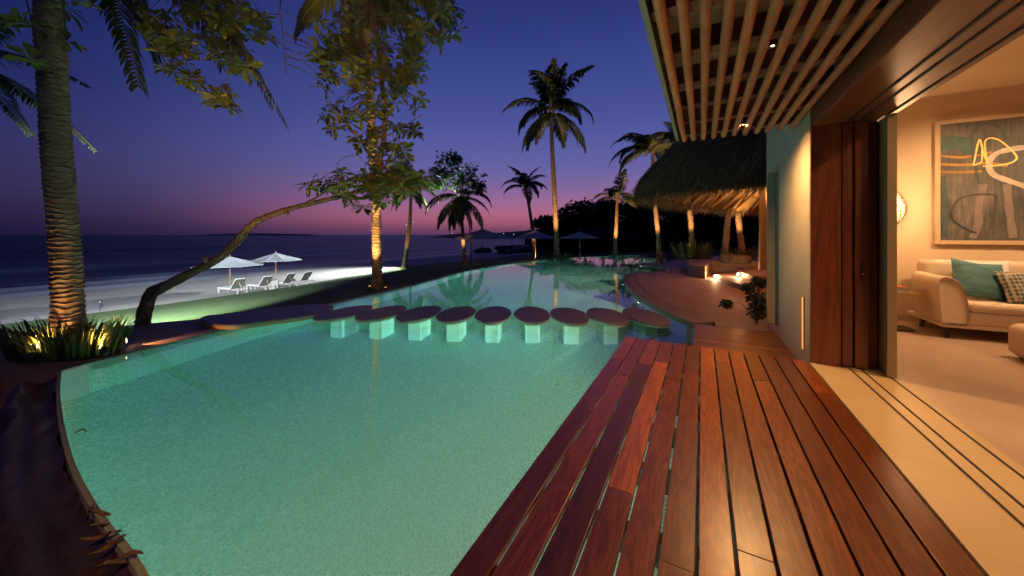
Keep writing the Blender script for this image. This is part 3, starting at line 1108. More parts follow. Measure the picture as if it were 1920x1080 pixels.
pl = cushion(0.46, 0.46, 0.18, seed=4).build('throw_pillow', scale_mat(), sm=70)
pl.rotation_euler = (R(-20), R(-4), R(8))
pl.location = (3.68, 7.14, 0.715)
tag(pl, 'smaller dark patterned pillow beside the teal pillow', 'pillow')
pl = cushion(0.5, 0.5, 0.16, seed=9).build('throw_pillow', M['cushion'], sm=70)
pl.rotation_euler = (R(-14), 0, R(4))
pl.location = (3.5, 7.48, 0.80)
tag(pl, 'white pillow tucked behind the teal pillow', 'pillow')

ot = thing('ottoman', (3.3, 6.0, 0), 'blush pink square upholstered ottoman in front of the sofa', 'ottoman')
rbox(MB(), 3.08, 3.95, 5.55, 6.3, 0.03, 0.40, 0.09, 5).build('seat', M['ottoman'], ot, sm=60)
MB().box(3.16, 3.87, 5.63, 6.22, 0.0, 0.05).build('plinth', M['sofa_leg'], ot)

tb = thing('side_table', (2.6, 7.3, 0), 'thin brass side table holding books beside the sofa', 'table')
MB().prism(blob(2.52, 7.35, 0.30, 0.24, 0, 28, 4), 0.535, 0.552).build('table_top', M['brass'], tb)
MB().box(2.30, 2.33, 7.3, 7.36, 0.0, 0.534).build('leg', M['dark_metal'], tb)
MB().box(2.46, 2.49, 7.3, 7.36, 0.02, 0.534).build('leg', M['dark_metal'], tb)
MB().prism(blob(2.48, 7.35, 0.24, 0.2, 0, 28, 4), 0.0, 0.02).build('base', M['dark_metal'], tb)
for k, (nm, col, w_, h_, lab) in enumerate((('book', (0.62, 0.5, 0.08), 0.36, 0.035, 'thick yellow book at the bottom of the pile'), ('book', (0.6, 0.54, 0.45), 0.33, 0.022, 'cream book in the middle of the pile'), ('book', (0.45, 0.07, 0.05), 0.3, 0.02, 'red book on top of the pile'))):
    z = 0.553 + (0, 0.036, 0.059)[k]
    t = thing(nm, (2.5, 7.35, z), lab, 'book', 'books on the side table')
    x0, y0 = 2.48 - w_ / 2 + 0.015 * k, 7.24
    MB().box(x0, x0 + w_, y0, y0 + 0.24, z, z + 0.003).box(x0, x0 + w_, y0, y0 + 0.24, z + h_ - 0.003, z + h_).build('cover', pm('book_cover%d' % k, col, col, 5, 0.5), t)
    MB().box(x0 + 0.005, x0 + w_ - 0.005, y0 + 0.005, y0 + 0.235, z + 0.0032, z + h_ - 0.0032).build('pages', M['cushion'], t)

# woven shell lamp on the back wall
sl_ = thing('wall_lamp', (2.66, 7.9, 1.45), 'glowing woven shell lamp hanging near the back wall', 'lamp')
cx, cy, cz = 2.66, 7.93, 1.83


def lens(t, a, k=1.0):
    r_ = 0.215 * math.sin(PI * t) ** 0.85 * k
    return Vector((cx + r_ * math.cos(a), cy + 0.55 * r_ * math.sin(a), cz - 0.37 + 0.74 * t))


b = MB()
for i in range(17):
    for k in range(24):
        b.v.append(lens(0.02 + 0.96 * i / 16, 2 * PI * k / 24, 0.93))
for i in range(16):
    for k in range(24):
        a, c = i * 24 + k, i * 24 + (k + 1) % 24
        b.f.append((a, c, c + 24, a + 24))
b.build('shade', emit('woven_shade_glow', (1.0, 0.68, 0.36), 1.5), sl_, sm=60)
b = MB()
rl = random.Random(5)
for k in range(26):
    a0 = 2 * PI * k / 26
    tw = rl.choice([-1, 1]) * rl.uniform(0.9, 1.6)
    b.tube([lens(0.01 + 0.98 * i / 14, a0 + tw * i / 14) for i in range(15)], 0.0045, 5, False)
for i in range(1, 14):
    b.tube([lens(i / 14, 2 * PI * k / 20) for k in range(21)], 0.004, 5, False)
b.build('weave', pm('lamp_weave', (0.16, 0.08, 0.03), (0.24, 0.13, 0.05), 9, 0.6), sl_, sm=60)
MB().tube([(cx, cy, cz + 0.36), (cx, cy, 3.6)], 0.006, 6).build('cord', M['black'], sl_)
lamp('POINT', 'shell_lamp_light', sl_, (cx + 0.06, cy - 0.36, cz), 26, WARM2, None, 0.12)

# abstract painting in a pale frame
pa = thing('painting', (4.3, 8.07, 1.25), 'large abstract painting in teal and grey in a pale wooden frame', 'painting')
AX0, AX1, AZ0, AZ1 = 3.23, 5.5, 1.25, 3.18
fm = pm('frame_pale_wood', (0.5, 0.36, 0.22), (0.6, 0.45, 0.29), 8, 0.5)
fw = 0.06
for q in ((AX0, AX0 + fw, AZ0, AZ1), (AX1 - fw, AX1, AZ0, AZ1), (AX0 + fw, AX1 - fw, AZ1 - fw, AZ1), (AX0 + fw, AX1 - fw, AZ0, AZ0 + fw)):
    MB().box(q[0], q[1], 8.035, 8.098, q[2], q[3]).build('frame', fm, pa, bevel=0.004)


def canvas_mat():
    m, n, l, bb = newmat('painted_canvas')
    v = coords(n, l, 'World', (1, 1, 1))
    a = n.new('ShaderNodeTexNoise')
    a.inputs['Scale'].default_value = 1.7
    a.inputs['Detail'].default_value = 4
    a.inputs['Distortion'].default_value = 0.8
    l.new(v, a.inputs['Vector'])
    mp = n.new('ShaderNodeMapping')
    mp.inputs['Scale'].default_value = (26, 1, 2.2)
    l.new(v, mp.inputs[0])
    f = n.new('ShaderNodeTexNoise')
    f.inputs['Scale'].default_value = 1.5
    f.inputs['Detail'].default_value = 7
    l.new(mp.outputs[0], f.inputs['Vector'])
    mm = n.new('ShaderNodeMix')
    mm.inputs[0].default_value = 0.45
    l.new(a.outputs[0], mm.inputs[2])
    l.new(f.outputs[0], mm.inputs[3])
    l.new(cramp(n, l, mm.outputs[0], [(0.32, (0.035, 0.042, 0.045)), (0.45, (0.07, 0.075, 0.075)), (0.55, (0.115, 0.11, 0.105)), (0.66, (0.20, 0.165, 0.15))]), bb.inputs['Base Color'])
    bb.inputs['Roughness'].default_value = 0.55
    return m


MB().box(AX0 + fw + 0.002, AX1 - fw - 0.002, 8.06, 8.09, AZ0 + fw + 0.002, AZ1 - fw - 0.002).build('canvas', canvas_mat(), pa)


def paint(px):   # a place on the painting from the picture
    x_, y_ = px
    r_ = (x_ - 960) / F
    zc = 8.055 / (SN * r_ + CS)
    return Vector((zc * (CS * r_ - SN), 0, CAMZ - (y_ - HZ) * zc / F))


stroke_n = [0]


def stroke(pts, wpx, col, rough=0.5):
    pts = catmull([paint(p) for p in pts], 6)
    w_ = wpx * 5.3 / F / 2
    b = MB()
    yv = 8.0595 - 0.0006 * stroke_n[0]
    stroke_n[0] += 1
    for i, p in enumerate(pts):
        t = (pts[min(i + 1, len(pts) - 1)] - pts[max(i - 1, 0)]).normalized()
        nn = Vector((-t.z, 0, t.x))
        k = w_ * (1 + 0.25 * noise.noise((p.x * 9, p.z * 9, stroke_n[0])))
        for s_ in (1, -1):
            q = p + nn * k * s_
            b.v.append(Vector((min(max(q.x, AX0 + fw + 0.004), AX1 - fw - 0.004), yv, min(max(q.z, AZ0 + fw + 0.004), AZ1 - fw - 0.004))))
    for i in range(len(pts) - 1):
        b.f.append((2 * i, 2 * i + 1, 2 * i + 3, 2 * i + 2))
    c2 = tuple(min(1, q * 1.5) for q in col)
    b.build('brush_stroke', pm('paint%d' % stroke_n[0], col, c2, 9, rough), pa)


stroke([(1765, 270), (1800, 268), (1830, 278)], 26, (0.035, 0.085, 0.075))
stroke([(1765, 330), (1772, 400), (1768, 445)], 12, (0.05, 0.075, 0.08))
stroke([(1763, 292), (1800, 295), (1835, 291), (1860, 285)], 4.5, (0.30, 0.16, 0.03))
stroke([(1763, 308), (1810, 309), (1850, 306), (1890, 311)], 5, (0.32, 0.18, 0.03))
stroke([(1763, 322), (1800, 323), (1842, 321)], 4.5, (0.26, 0.14, 0.03))
stroke([(1836, 345), (1826, 300), (1822, 262), (1834, 238), (1860, 232), (1880, 246), (1886, 272)], 3.5, (0.045, 0.06, 0.065))
stroke([(1845, 345), (1836, 380), (1834, 420), (1824, 446)], 10, (0.17, 0.14, 0.14))
stroke([(1888, 345), (1892, 390), (1900, 446)], 10, (0.165, 0.135, 0.13))
stroke([(1782, 398), (1800, 372), (1840, 364), (1868, 366)], 3.5, (0.05, 0.05, 0.05))
stroke([(1868, 366), (1866, 400), (1858, 430)], 4, (0.05, 0.05, 0.05))
stroke([(1782, 398), (1788, 414), (1812, 430), (1830, 437)], 4, (0.03, 0.035, 0.035))
stroke([(1925, 350), (1885, 337), (1860, 325), (1854, 305), (1868, 288), (1895, 280), (1925, 276)], 9, (0.38, 0.33, 0.28))
stroke([(1825, 310), (1836, 262), (1843, 284), (1852, 308)], 2.4, (0.85, 0.55, 0.2), 0.4)
stroke([(1825, 310), (1840, 303), (1841, 282)], 2.4, (0.85, 0.55, 0.2), 0.4)
stroke([(1852, 308), (1846, 270), (1856, 259), (1878, 266), (1905, 292), (1898, 304), (1872, 310), (1842, 312)], 2.4, (0.85, 0.55, 0.2), 0.4)

# ---------------------------------------------------------------- palms
def trunk_mesh(path, r0, r1, ring=0.075, n=16, seed=0, ragged=1.0):
    """a palm trunk of stacked leaf scars along a curved path"""
    pts = catmull([Vector(p) for p in path], 14)
    ln = [0]
    for a, c in zip(pts, pts[1:]):
        ln.append(ln[-1] + (c - a).length)
    L = ln[-1]
    b = MB()
    s_ = 0.0
    rows_ = []
    rr = random.Random(seed)
    tab = list(zip(ln, pts))
    while s_ < L:
        stp = ring * rr.uniform(0.75, 1.3)
        for fr, k in ((0.0, 0.975), (0.55, 1.0), (0.82, 1.075), (0.93, 1.04)):
            rows_.append((min(s_ + stp * fr, L), k))
        s_ += stp
    for (s_, k) in rows_:
        p = interp(tab, s_)
        t = s_ / L
        base = r0 + (r1 - r0) * t ** 0.8
        base *= 1 + 0.45 * math.exp(-s_ / 0.28)
        for j in range(n):
            a = 2 * PI * j / n
            nz = noise.noise((math.cos(a) * 1.7 + seed, math.sin(a) * 1.7, s_ * 5))
            n2 = noise.noise((math.cos(a) * 4 + seed, math.sin(a) * 4, s_ * 17))
            r_ = base * (k + ragged * (0.035 * n2 + 0.03 * nz))
            b.v.append(Vector((p.x + r_ * math.cos(a), p.y + r_ * math.sin(a), p.z + ragged * ring * 0.32 * nz)))
    for i in range(len(rows_) - 1):
        for j in range(n):
            a, c = i * n + j, i * n + (j + 1) % n
            b.f.append((a, c, c + n, a + n))
    b.f.append(tuple((len(rows_) - 1) * n + j for j in range(n)))
    return b


def frond_curve(L, e0, droop, n=22):
    """rachis in the local XZ plane"""
    pts = [Vector((0, 0, 0))]
    for i in range(n):
        t = (i + 0.5) / n
        e = R(e0 - droop * t ** 1.25)
        pts.append(pts[-1] + Vector((math.cos(e), 0, math.sin(e))) * (L / n))
    return pts


def frond_mesh(name, pts, leaf=0.6, nl=46, seed=0, hang=0.55, wind=(0, 0, 0), rw=0.022, lw=0.021):
    b = MB()
    rr = random.Random(seed)
    n = len(pts) - 1
    b.tube(pts, [rw * (1 - 0.85 * i / n) for i in range(n + 1)], 5)
    nf = len(b.f)
    W = Vector(wind)
    for k in range(nl):
        t = 0.10 + 0.89 * k / (nl - 1)
        x = t * n
        i = min(int(x), n - 1)
        p = pts[i].lerp(pts[i + 1], x - i)
        T = (pts[i + 1] - pts[i]).normalized()
        S = T.cross(Vector((0, 0, 1)))
        S = S.normalized() if S.length > 1e-3 else Vector((0, 1, 0))
        U = S.cross(T)
        l_ = leaf * (0.45 + 0.55 * math.sin(PI * min(1, t * 1.15 + 0.08)) ** 0.7) * (1 - 0.55 * max(0, t - 0.75) / 0.25)
        for sd in (1, -1):
            if rr.random() < 0.05:
                continue
            fw_ = 0.35 + 0.55 * t + rr.uniform(-0.12, 0.12)
            d = (S * sd + T * fw_ + U * (0.22 - hang * 0.4) + W * 0.4).normalized()
            d2 = (d + Vector((0, 0, -1)) * hang * rr.uniform(0.6, 1.5) + W).normalized()
            d3 = (d2 + Vector((0, 0, -1)) * hang * 1.2 + W).normalized()
            ll = l_ * rr.uniform(0.85, 1.1)
            wv = (T * 0.8 - S * sd * 0.3).normalized() * lw
            a0 = p
            a1 = p + d * ll * 0.4
            a2 = a1 + d2 * ll * 0.35
            a3 = a2 + d3 * ll * 0.25
            b.add([a0 - wv * 0.5, a0 + wv * 0.5, a1 - wv, a1 + wv, a2 - wv * 0.75, a2 + wv * 0.75, a3], [(0, 1, 3, 2), (2, 3, 5, 4), (4, 5, 6)])
    me = b.mesh(name, M['frond'])
    me.materials.append(M['rachis'])
    mi = [1] * nf + [0] * (len(b.f) - nf)
    me.polygons.foreach_set('material_index', mi)
    return me


FR = {}
for k, (e0, dr) in enumerate(((78, 60), (62, 85), (45, 100), (25, 105), (5, 85), (-25, 55), (-50, 30))):
    FR[k] = [frond_mesh('frond_shape', frond_curve(3.0, e0 + v * 6 - 3, dr + v * 10), 0.78, 58, k * 10 + v, 0.5 + 0.1 * (k > 2), lw=0.036) for v in range(2)]


def spot_fixture(pos, target, power, label, angle=38, col=WARM, group='ground spotlights under the palms', size=0.03):
    pos = Vector(pos)
    t = thing('ground_spotlight', pos, label, 'spotlight', group)
    d = (Vector(target) - pos).normalized()
    c = pos + Vector((0, 0, 0.10))
    MB().tube([pos + Vector((0, 0, -0.02)), c], 0.012, 6).build('stake', M['black'], t)
    h = MB().tube([c - d * 0.05, c + d * 0.05], [0.035, 0.045], 12).build('head', M['black'], t)
    MB().tube([c + d * 0.051, c + d * 0.053], 0.036, 12).build('lens', M['glow'], h)
    lamp('SPOT', 'spot_lamp', t, c + d * 0.07, power, col, Vector(target), size, angle, 0.7)
    return t


def palm(path, r0, r1, label, fronds, scale=1.0, tilt=(0, 0), seed=0, ring=0.08, n=14, mat_='trunk', ragged=1.0):
    """fronds: list of (azimuth, kind); path: world points from the ground up"""
    t = thing('coconut_palm', path[0], label, 'palm tree', 'coconut palms')
    trunk_mesh(path, r0, r1, ring, n, seed, ragged).build('trunk', M[mat_], t, sm=50)
    top = Vector(path[-1]) - Vector(path[0])
    rr = random.Random(seed + 100)
    for az_, k in fronds:
        s_ = scale * rr.uniform(0.88, 1.12)
        me = FR[k][rr.randrange(2)]
        inst('frond', me, t, top + Vector((0, 0, 0.05 * (3 - k) * 0.3)), (R(tilt[0] + rr.uniform(-6, 6)), R(tilt[1] + rr.uniform(-5, 5)), R(az_)), (s_, s_, s_))
    # leaf bases and nuts at the crown
    b = MB()
    for k in range(9):
        a = 2 * PI * k / 9 + seed
        q = Vector(path[-1])
        b.tube([q + Vector((r1 * 0.6 * math.cos(a), r1 * 0.6 * math.sin(a), -0.25)), q + Vector((r1 * 1.5 * math.cos(a), r1 * 1.5 * math.sin(a), 0.12)), q + Vector((0.3 * math.cos(a), 0.3 * math.sin(a), 0.5)) * scale], [0.05, 0.045, 0.02], 6)
    b.build('crown_shaft', M['rachis'], t, sm=50)
    return t


def crown(nf, seed, kinds=(0, 1, 1, 2, 2, 3, 3, 4, 4, 5)):
    rr = random.Random(seed)
    return [(k * 137.5 + rr.uniform(-15, 15), kinds[k % len(kinds)]) for k in range(nf)]


def ppath(pts, zc0, dz=0.0):
    return [D(x, y, zc0 + dz * i) for i, (x, y) in enumerate(pts)]


def zdepth(q):
    return -SN * q.x + CS * q.y


# camera-plane azimuths: 0 deg = image right
IR = math.degrees(YAW)
# near left palm
ZL = 5.35
lp = ppath([(126, 662), (128, 600), (125, 500), (117, 400), (108, 300), (102, 200), (96, 100), (92, 0), (88, -140), (86, -265)], ZL)
left_palm = thing('coconut_palm', lp[0], 'thick near palm rising from the spiky grass clump at left', 'palm tree', 'coconut palms')
trunk_mesh(lp, 0.165, 0.15, 0.066, 40, 3, 1.9).build('trunk', M['trunk_near'], left_palm, sm=50)
ltop = lp[-1]


def frond_to(parent, a, c, rise, name_seed, leaf=1.05, nl=100, hang=0.7):
    a, c = Vector(a), Vector(c)
    mid = a.lerp(c, 0.42) + Vector((0, 0, rise))
    pts = [(a * (1 - t) ** 2 + mid * 2 * t * (1 - t) + c * t * t) - a for t in [k / 24 for k in range(25)]]
    me = frond_mesh('frond_shape', pts, leaf, nl, name_seed, hang, rw=0.03, lw=0.026)
    return inst('frond', me, parent, a - origin(parent))


for k, (ex, ey, ez, rise) in enumerate(((540, 238, 6.4, 1.9), (262, 168, 5.2, 1.5), (300, 120, 6.6, 1.4), (418, 128, 7.4, 1.9), (-330, 120, 5.6, 1.8), (-120, -60, 6.8, 1.7), (120, -120, 8.6, 1.6), (520, -120, 5.4, 1.6), (-300, -240, 4.2, 1.3), (190, -420, 3.6, 1.4), (330, -330, 7.6, 1.4))):
    frond_to(left_palm, ltop, D(ex, ey, ez), rise, 40 + k)
for k, (ex, ey, ez, rise) in enumerate(((515, 205, 5.9, 2.0), (470, 150, 7.2, 1.9), (240, 120, 5.9, 1.5))):
    frond_to(left_palm, ltop, D(ex, ey, ez), rise, 60 + k)
# palm out of the frame at left whose fronds reach in behind the trunk
op_ = ppath([(-150, 585), (-150, 440), (-140, 280), (-125, 110)], 9.0)
off_palm = thing('coconut_palm', op_[0], 'palm whose drooping fronds reach in at the left edge behind the thick trunk', 'palm tree', 'coconut palms')
trunk_mesh(op_, 0.2, 0.14, 0.08, 14, 8).build('trunk', M['trunk'], off_palm, sm=50)
for k, (ex, ey, ez, rise) in enumerate(((172, 165, 8.4, 1.0), (182, 285, 9.2, 1.15), (60, 255, 8.0, 1.0), (40, 30, 9.5, 0.5), (-300, 250, 9, 1.0), (-330, 60, 9.5, 0.7), (-100, -60, 9.0, 0.4), (110, 230, 10.5, 0.9), (-120, 330, 10, 0.9))):
    frond_to(off_palm, op_[-1], D(ex, ey, ez), rise, 70 + k, 0.7, 75)
# palm with the lit ringed trunk in the middle
g = G(707, 543)
zc = zdepth(g)
cp = [g] + ppath([(707, 500), (706, 440), (704, 360), (699, 280), (694, 190), (689, 90), (686, 0), (684, -50)], zc)
palm(cp, 0.20, 0.155, 'tall palm with bright ringed trunk behind the leaning tree', [(IR - 170, 5), (IR - 150, 4), (IR - 10, 5), (IR + 10, 4), (IR + 60, 4), (IR + 120, 5), (IR - 60, 5), (IR - 100, 4), (IR + 30, 3), (IR + 160, 3), (IR - 30, 2), (IR + 90, 2), (IR + 200, 2), (IR - 40, 6), (IR + 5, 6)], 1.3, seed=11, ring=0.11, n=20, ragged=1.5)
CP_BASE = g
MID = []


def midpalm(pix, label, fr, width, scale, tilt=(0, 0), seed=1, ring=0.1, zc=None, mat_='trunk', bz=None):
    g = G(*pix[0])
    zz = zdepth(g) if zc is None else zc
    if zc is not None:
        q = D(pix[0][0], pix[0][1], zc)
        g = Vector((q.x, q.y, TZ if bz is None else bz))
    pth = [g] + ppath(pix[1:], zz)
    r0 = width * zz / F / 2
    palm(pth, r0, r0 * 0.62, label, fr, scale * zz / F / 3.0, tilt, seed, ring, 12, mat_)
    MID.append((g, pth))
    return g


midpalm([(758, 503), (762, 470), (768, 420), (770, 380), (771, 350)], 'slim palm with a white floodlight on its pale trunk', crown(13, 21, (1, 2, 3, 4, 5, 5, 4)), 9, 62, seed=21)
midpalm([(870, 496), (869, 460), (866, 420), (863, 385), (862, 368)], 'palm with long drooping fronds beside the bright green tree', crown(13, 22, (3, 4, 5, 5, 6, 4, 2)), 9, 78, seed=22)
midpalm([(1004, 488), (1001, 450), (994, 400), (988, 365), (985, 350)], 'short curved palm behind the second garden umbrella', crown(14, 23, (0, 1, 1, 2, 2, 3, 4)), 8, 52, seed=23)
midpalm([(1044, 489), (1043, 440), (1039, 350), (1035, 270), (1034, 208)], 'tallest palm standing alone at the pool edge', crown(19, 24, (0, 0, 1, 2, 3, 4, 4, 5, 5)), 11, 100, seed=24)
midpalm([(1153, 481), (1154, 450), (1156, 410), (1157, 385), (1157, 372)], 'small sparse palm reflected in the far end of the pool', [(IR - 20, 3), (IR + 190, 3), (IR + 100, 1), (IR + 40, 2), (IR + 150, 2), (IR - 90, 0), (IR - 120, 2), (IR + 10, 4)], 9, 60, seed=25, zc=None)
midpalm([(1237, 489), (1235, 450), (1229, 390), (1225, 330), (1224, 280)], 'windblown palm left of the thatched roof', [(IR + 180, 2), (IR + 165, 3), (IR + 200, 3), (IR + 150, 4), (IR + 190, 4), (IR + 90, 1), (IR + 60, 2), (IR + 20, 3), (IR - 10, 3), (IR - 40, 4), (IR + 230, 2), (IR + 120, 1), (IR - 90, 2), (IR + 10, 1)], 10, 92, (0, 0), 26, zc=21)
midpalm([(1299, 486), (1297, 440), (1293, 390), (1285, 320), (1275, 268)], 'palm with bright lit foot rising behind the thatched roof', crown(13, 27, (1, 2, 3, 3, 4, 2, 4)), 12, 66, (0, -12), 27, zc=18.5, bz=0.16)
midpalm([(1358, 487), (1361, 450), (1365, 400), (1366, 330), (1366, 200)], 'smooth palm trunk seen under the eave, left of the leaning one', crown(9, 28, (0, 1, 2, 3)), 12, 46, (0, 0), 28, zc=16.5, bz=0.16)
midpalm([(1393, 484), (1389, 450), (1383, 400), (1374, 320), (1366, 235)], 'leaning ringed palm trunk seen under the eave near the post', crown(9, 29, (0, 1, 2, 3)), 12, 46, (0, 0), 29, zc=17.5, bz=0.16)
PG, PH, PI_ = MID[-3][0], MID[-2][0], MID[-1][0]
# the small sparse palm stands on the far bank beyond the pool edge

# ---------------------------------------------------------------- leaning almond tree
def leaf_cluster_mesh(seed, nleaf, L):
    rr = random.Random(seed)
    b = MB()
    for k in range(nleaf):
        az_ = 2 * PI * k * 0.382 + rr.uniform(-.3, .3)
        e = R(rr.uniform(-25, 45))
        l_ = L * rr.uniform(0.7, 1.15)
        w_ = l_ * rr.uniform(0.17, 0.22)
        d = Vector((math.cos(az_) * math.cos(e), math.sin(az_) * math.cos(e), math.sin(e)))
        s_ = d.cross(Vector((0, 0, 1))).normalized()
        u = s_.cross(d)
        st = [(0.0, 0.05), (0.3, 0.42), (0.65, 1.0), (0.88, 0.85), (1.0, 0.12)]
        vs = []
        for t, q in st:
            c = d * (0.02 + l_ * t) + Vector((0, 0, -0.28 * l_ * t * t))
            vs += [c - s_ * w_ * q + u * w_ * q * 0.35, c, c + s_ * w_ * q + u * w_ * q * 0.35]
        fs = []
        for i in range(len(st) - 1):
            fs += [(3 * i, 3 * i + 1, 3 * i + 4, 3 * i + 3), (3 * i + 1, 3 * i + 2, 3 * i + 5, 3 * i + 4)]
        b.add(vs, fs)
    return b.mesh('leaf_cluster_shape', M['almond'], sm=80)


LC = [leaf_cluster_mesh(k, 12 + k % 5, 0.225) for k in range(8)]
AB = [(267, 613, 7.0), (271, 585, 7.0), (283, 552, 7.0), (300, 541, 6.95), (345, 518, 6.9), (405, 487, 6.85), (440, 458, 6.8), (474, 420, 6.75), (520, 399, 6.7), (580, 382, 6.6), (640, 368, 6.5), (690, 352, 6.5)]
ar = [0.13, 0.115, 0.115, 0.10, 0.082, 0.075, 0.078, 0.066, 0.052, 0.046, 0.04, 0.036]
apts = [D(*q) for q in AB]
apts[0].z = -0.48
almond = thing('almond_tree', apts[0], 'leaning almond tree whose crooked trunk and leafy crown overhang the pool edge', 'tree')
dense = catmull(apts, 5)
radd = [interp(list(enumerate(ar)), i / 5) * (1 + 0.10 * noise.noise((i * 0.6, 0, 0))) for i in range(len(dense))]
b = MB().tube(dense, radd, 18)
for i, v in enumerate(b.v):
    v += Vector((noise.noise(v * 6), noise.noise(v * 6 + Vector((9, 0, 0))), noise.noise(v * 6 + Vector((0, 9, 0))))) * 0.016
for a_, c_, r_ in (((289, 552, 6.95), (279, 540, 6.88), 0.07), ((392, 492, 6.85), (381, 481, 6.75), 0.055), ((534, 396, 6.68), (541, 401, 6.6), 0.035)):
    b.tube([D(*a_), D(*c_)], [r_ * 1.2, r_ * 0.75], 10)
b.build('trunk', M['bark'], almond, sm=60)
# limbs: one climbs out of the frame, from it two long limbs spread above the picture
limbs = [
    ([(690, 352, 6.5), (712, 300, 6.4), (722, 220, 6.35), (712, 120, 6.3), (700, 20, 6.2), (690, -90, 6.1)], 0.05, 0.035),
    ([(690, -90, 6.1), (600, -120, 5.9), (480, -80, 5.7), (390, -60, 5.5), (250, -110, 5.0), (120, -70, 4.6), (40, -40, 4.45)], 0.035, 0.012),
    ([(690, -90, 6.1), (760, -90, 6.1), (850, -40, 6.0)], 0.03, 0.012),
    ([(640, 368, 6.5), (680, 372, 6.3), (740, 360, 6.2), (800, 352, 6.2)], 0.04, 0.012),
    ([(560, 388, 6.6), (590, 372, 6.5), (625, 352, 6.4), (655, 348, 6.3)], 0.025, 0.01),
    ([(712, 120, 6.3), (670, 60, 6.2), (640, 0, 6.2), (620, -60, 6.1)], 0.02, 0.012),
    ([(722, 220, 6.35), (690, 190, 6.2), (655, 160, 6.2)], 0.016, 0.008),
    ([(716, 260, 6.35), (760, 235, 6.2), (790, 215, 6.2)], 0.014, 0.007),
    ([(480, -80, 5.7), (440, 20, 5.6), (430, 110, 5.55), (422, 180, 5.5)], 0.014, 0.006),
    ([(390, -60, 5.5), (318, 20, 5.4), (312, 80, 5.35), (335, 130, 5.3)], 0.013, 0.006),
    ([(600, -120, 5.9), (530, -10, 5.8), (530, 60, 5.8), (537, 140, 5.75)], 0.012, 0.006),
    ([(120, -70, 4.6), (118, 10, 4.5), (126, 65, 4.45)], 0.01, 0.005),
    ([(40, -40, 4.45), (62, 50, 4.4), (75, 100, 4.4)], 0.01, 0.005),
    ([(850, -40, 6.0), (840, 20, 6.0), (830, 60, 6.0)], 0.012, 0.006),
    ([(655, 348, 6.3), (632, 318, 6.3), (640, 298, 6.3), (668, 292, 6.3), (686, 305, 6.3)], 0.006, 0.004),
]
nodes = []
b = MB()
for pix, r0, r1 in limbs:
    pp = catmull([D(*q) for q in pix], 6)
    b.tube(pp, [r0 + (r1 - r0) * i / (len(pp) - 1) for i in range(len(pp))], 8)
    nodes += pp
ra = random.Random(31)
cl = []
for cx_, cy_, rx_, ry_, cnt in ((380, 45, 115, 62, 30), (310, 85, 35, 35, 7), (345, 135, 30, 22, 6), (440, 85, 45, 50, 12), (425, 185, 34, 20, 8), (495, 40, 22, 35, 6),
                               (690, 65, 112, 90, 62), (622, 225, 22, 22, 4), (638, 135, 45, 65, 17), (738, 160, 68, 70, 30), (780, 240, 22, 14, 3), (828, 40, 34, 50, 15), (700, 240, 60, 40, 14),
                               (735, 300, 40, 38, 13), (700, 335, 75, 22, 16), (740, 352, 60, 30, 18), (610, 352, 35, 10, 6), (770, 330, 32, 22, 8), (680, 378, 30, 14, 4)):
    for _ in range(cnt):
        a = ra.uniform(0, 2 * PI)
        q = math.sqrt(ra.random())
        px, py = cx_ + rx_ * q * math.cos(a), cy_ + ry_ * q * math.sin(a)
        zc = interp([(0, 4.7), (300, 5.4), (450, 5.7), (600, 6.1), (900, 6.2)], px) + ra.uniform(-0.5, 0.7)
        cl.append(D(px, py, zc))
for q in ((40, 42, 4.3), (72, 52, 4.4), (58, 112, 4.35), (118, 12, 4.5), (126, 78, 4.4), (612, 345, 6.4), (150, 2, 4.5)):
    cl.append(D(*q))
for q in cl:
    nd = min(nodes, key=lambda m_: (m_ - q).length + (0.6 if m_.z < q.z else 0))
    mid = nd.lerp(q, 0.55) + Vector((0, 0, 0.12 * (nd - q).length))
    b.tube([nd, mid, q], [0.0075, 0.006, 0.005], 5, False)
    s_ = ra.uniform(0.68, 1.02)
    inst('leaf_cluster', ra.choice(LC), almond, q - origin(almond), (ra.uniform(-.7, .7), ra.uniform(-.7, .7), ra.uniform(0, 6.28)), (s_, s_, s_))
b.build('branches', M['bark'], almond, sm=60)


# ---------------------------------------------------------------- broad-leaved trees
def leaf_mass(seed, lobes, n, size, m, name='crown'):
    rr = random.Random(seed)
    b = MB()
    for _ in range(n):
        c, r_ = rr.choice(lobes)
        d = Vector((rr.gauss(0, 1), rr.gauss(0, 1), rr.gauss(0, 1))).normalized()
        p = Vector(c) + Vector((d.x, d.y, d.z * 0.75)) * r_ * (rr.random() ** 0.4) * (1 + 0.35 * noise.noise(d * 2.2 + Vector((seed, 0, 0))))
        t = Vector((rr.gauss(0, 1), rr.gauss(0, 1), rr.gauss(0, 0.5))).normalized()
        s_ = t.cross(Vector((rr.gauss(0, 1), rr.gauss(0, 1), 1))).normalized()
        l_ = size * rr.uniform(0.6, 1.3)
        b.add([p, p + t * l_ * 0.5 + s_ * l_ * 0.28, p + t * l_ + Vector((0, 0, -0.2 * l_)), p + t * l_ * 0.5 - s_ * l_ * 0.28], [(0, 1, 2, 3)])
    return b


def tree(base, trunk_pts, lobes, n, size, m, label, group=None, seed=0, r0=0.15, mesh=None):
    t = thing('leafy_tree', base, label, 'tree', group)
    b = MB().tube(trunk_pts, [r0 * (1 - 0.6 * i / (len(trunk_pts) - 1)) for i in range(len(trunk_pts))], 8)
    for c, r_ in lobes:
        b.tube([trunk_pts[-2], Vector(trunk_pts[-1]).lerp(Vector(c), 0.5) + Vector((0, 0, -0.1)), c], [r0 * 0.45, r0 * 0.25, r0 * 0.08], 6)
    b.build('trunk', M['bark'], t, sm=60)
    leaf_mass(seed, lobes, n, size, m).build('crown', m, t)
    return t


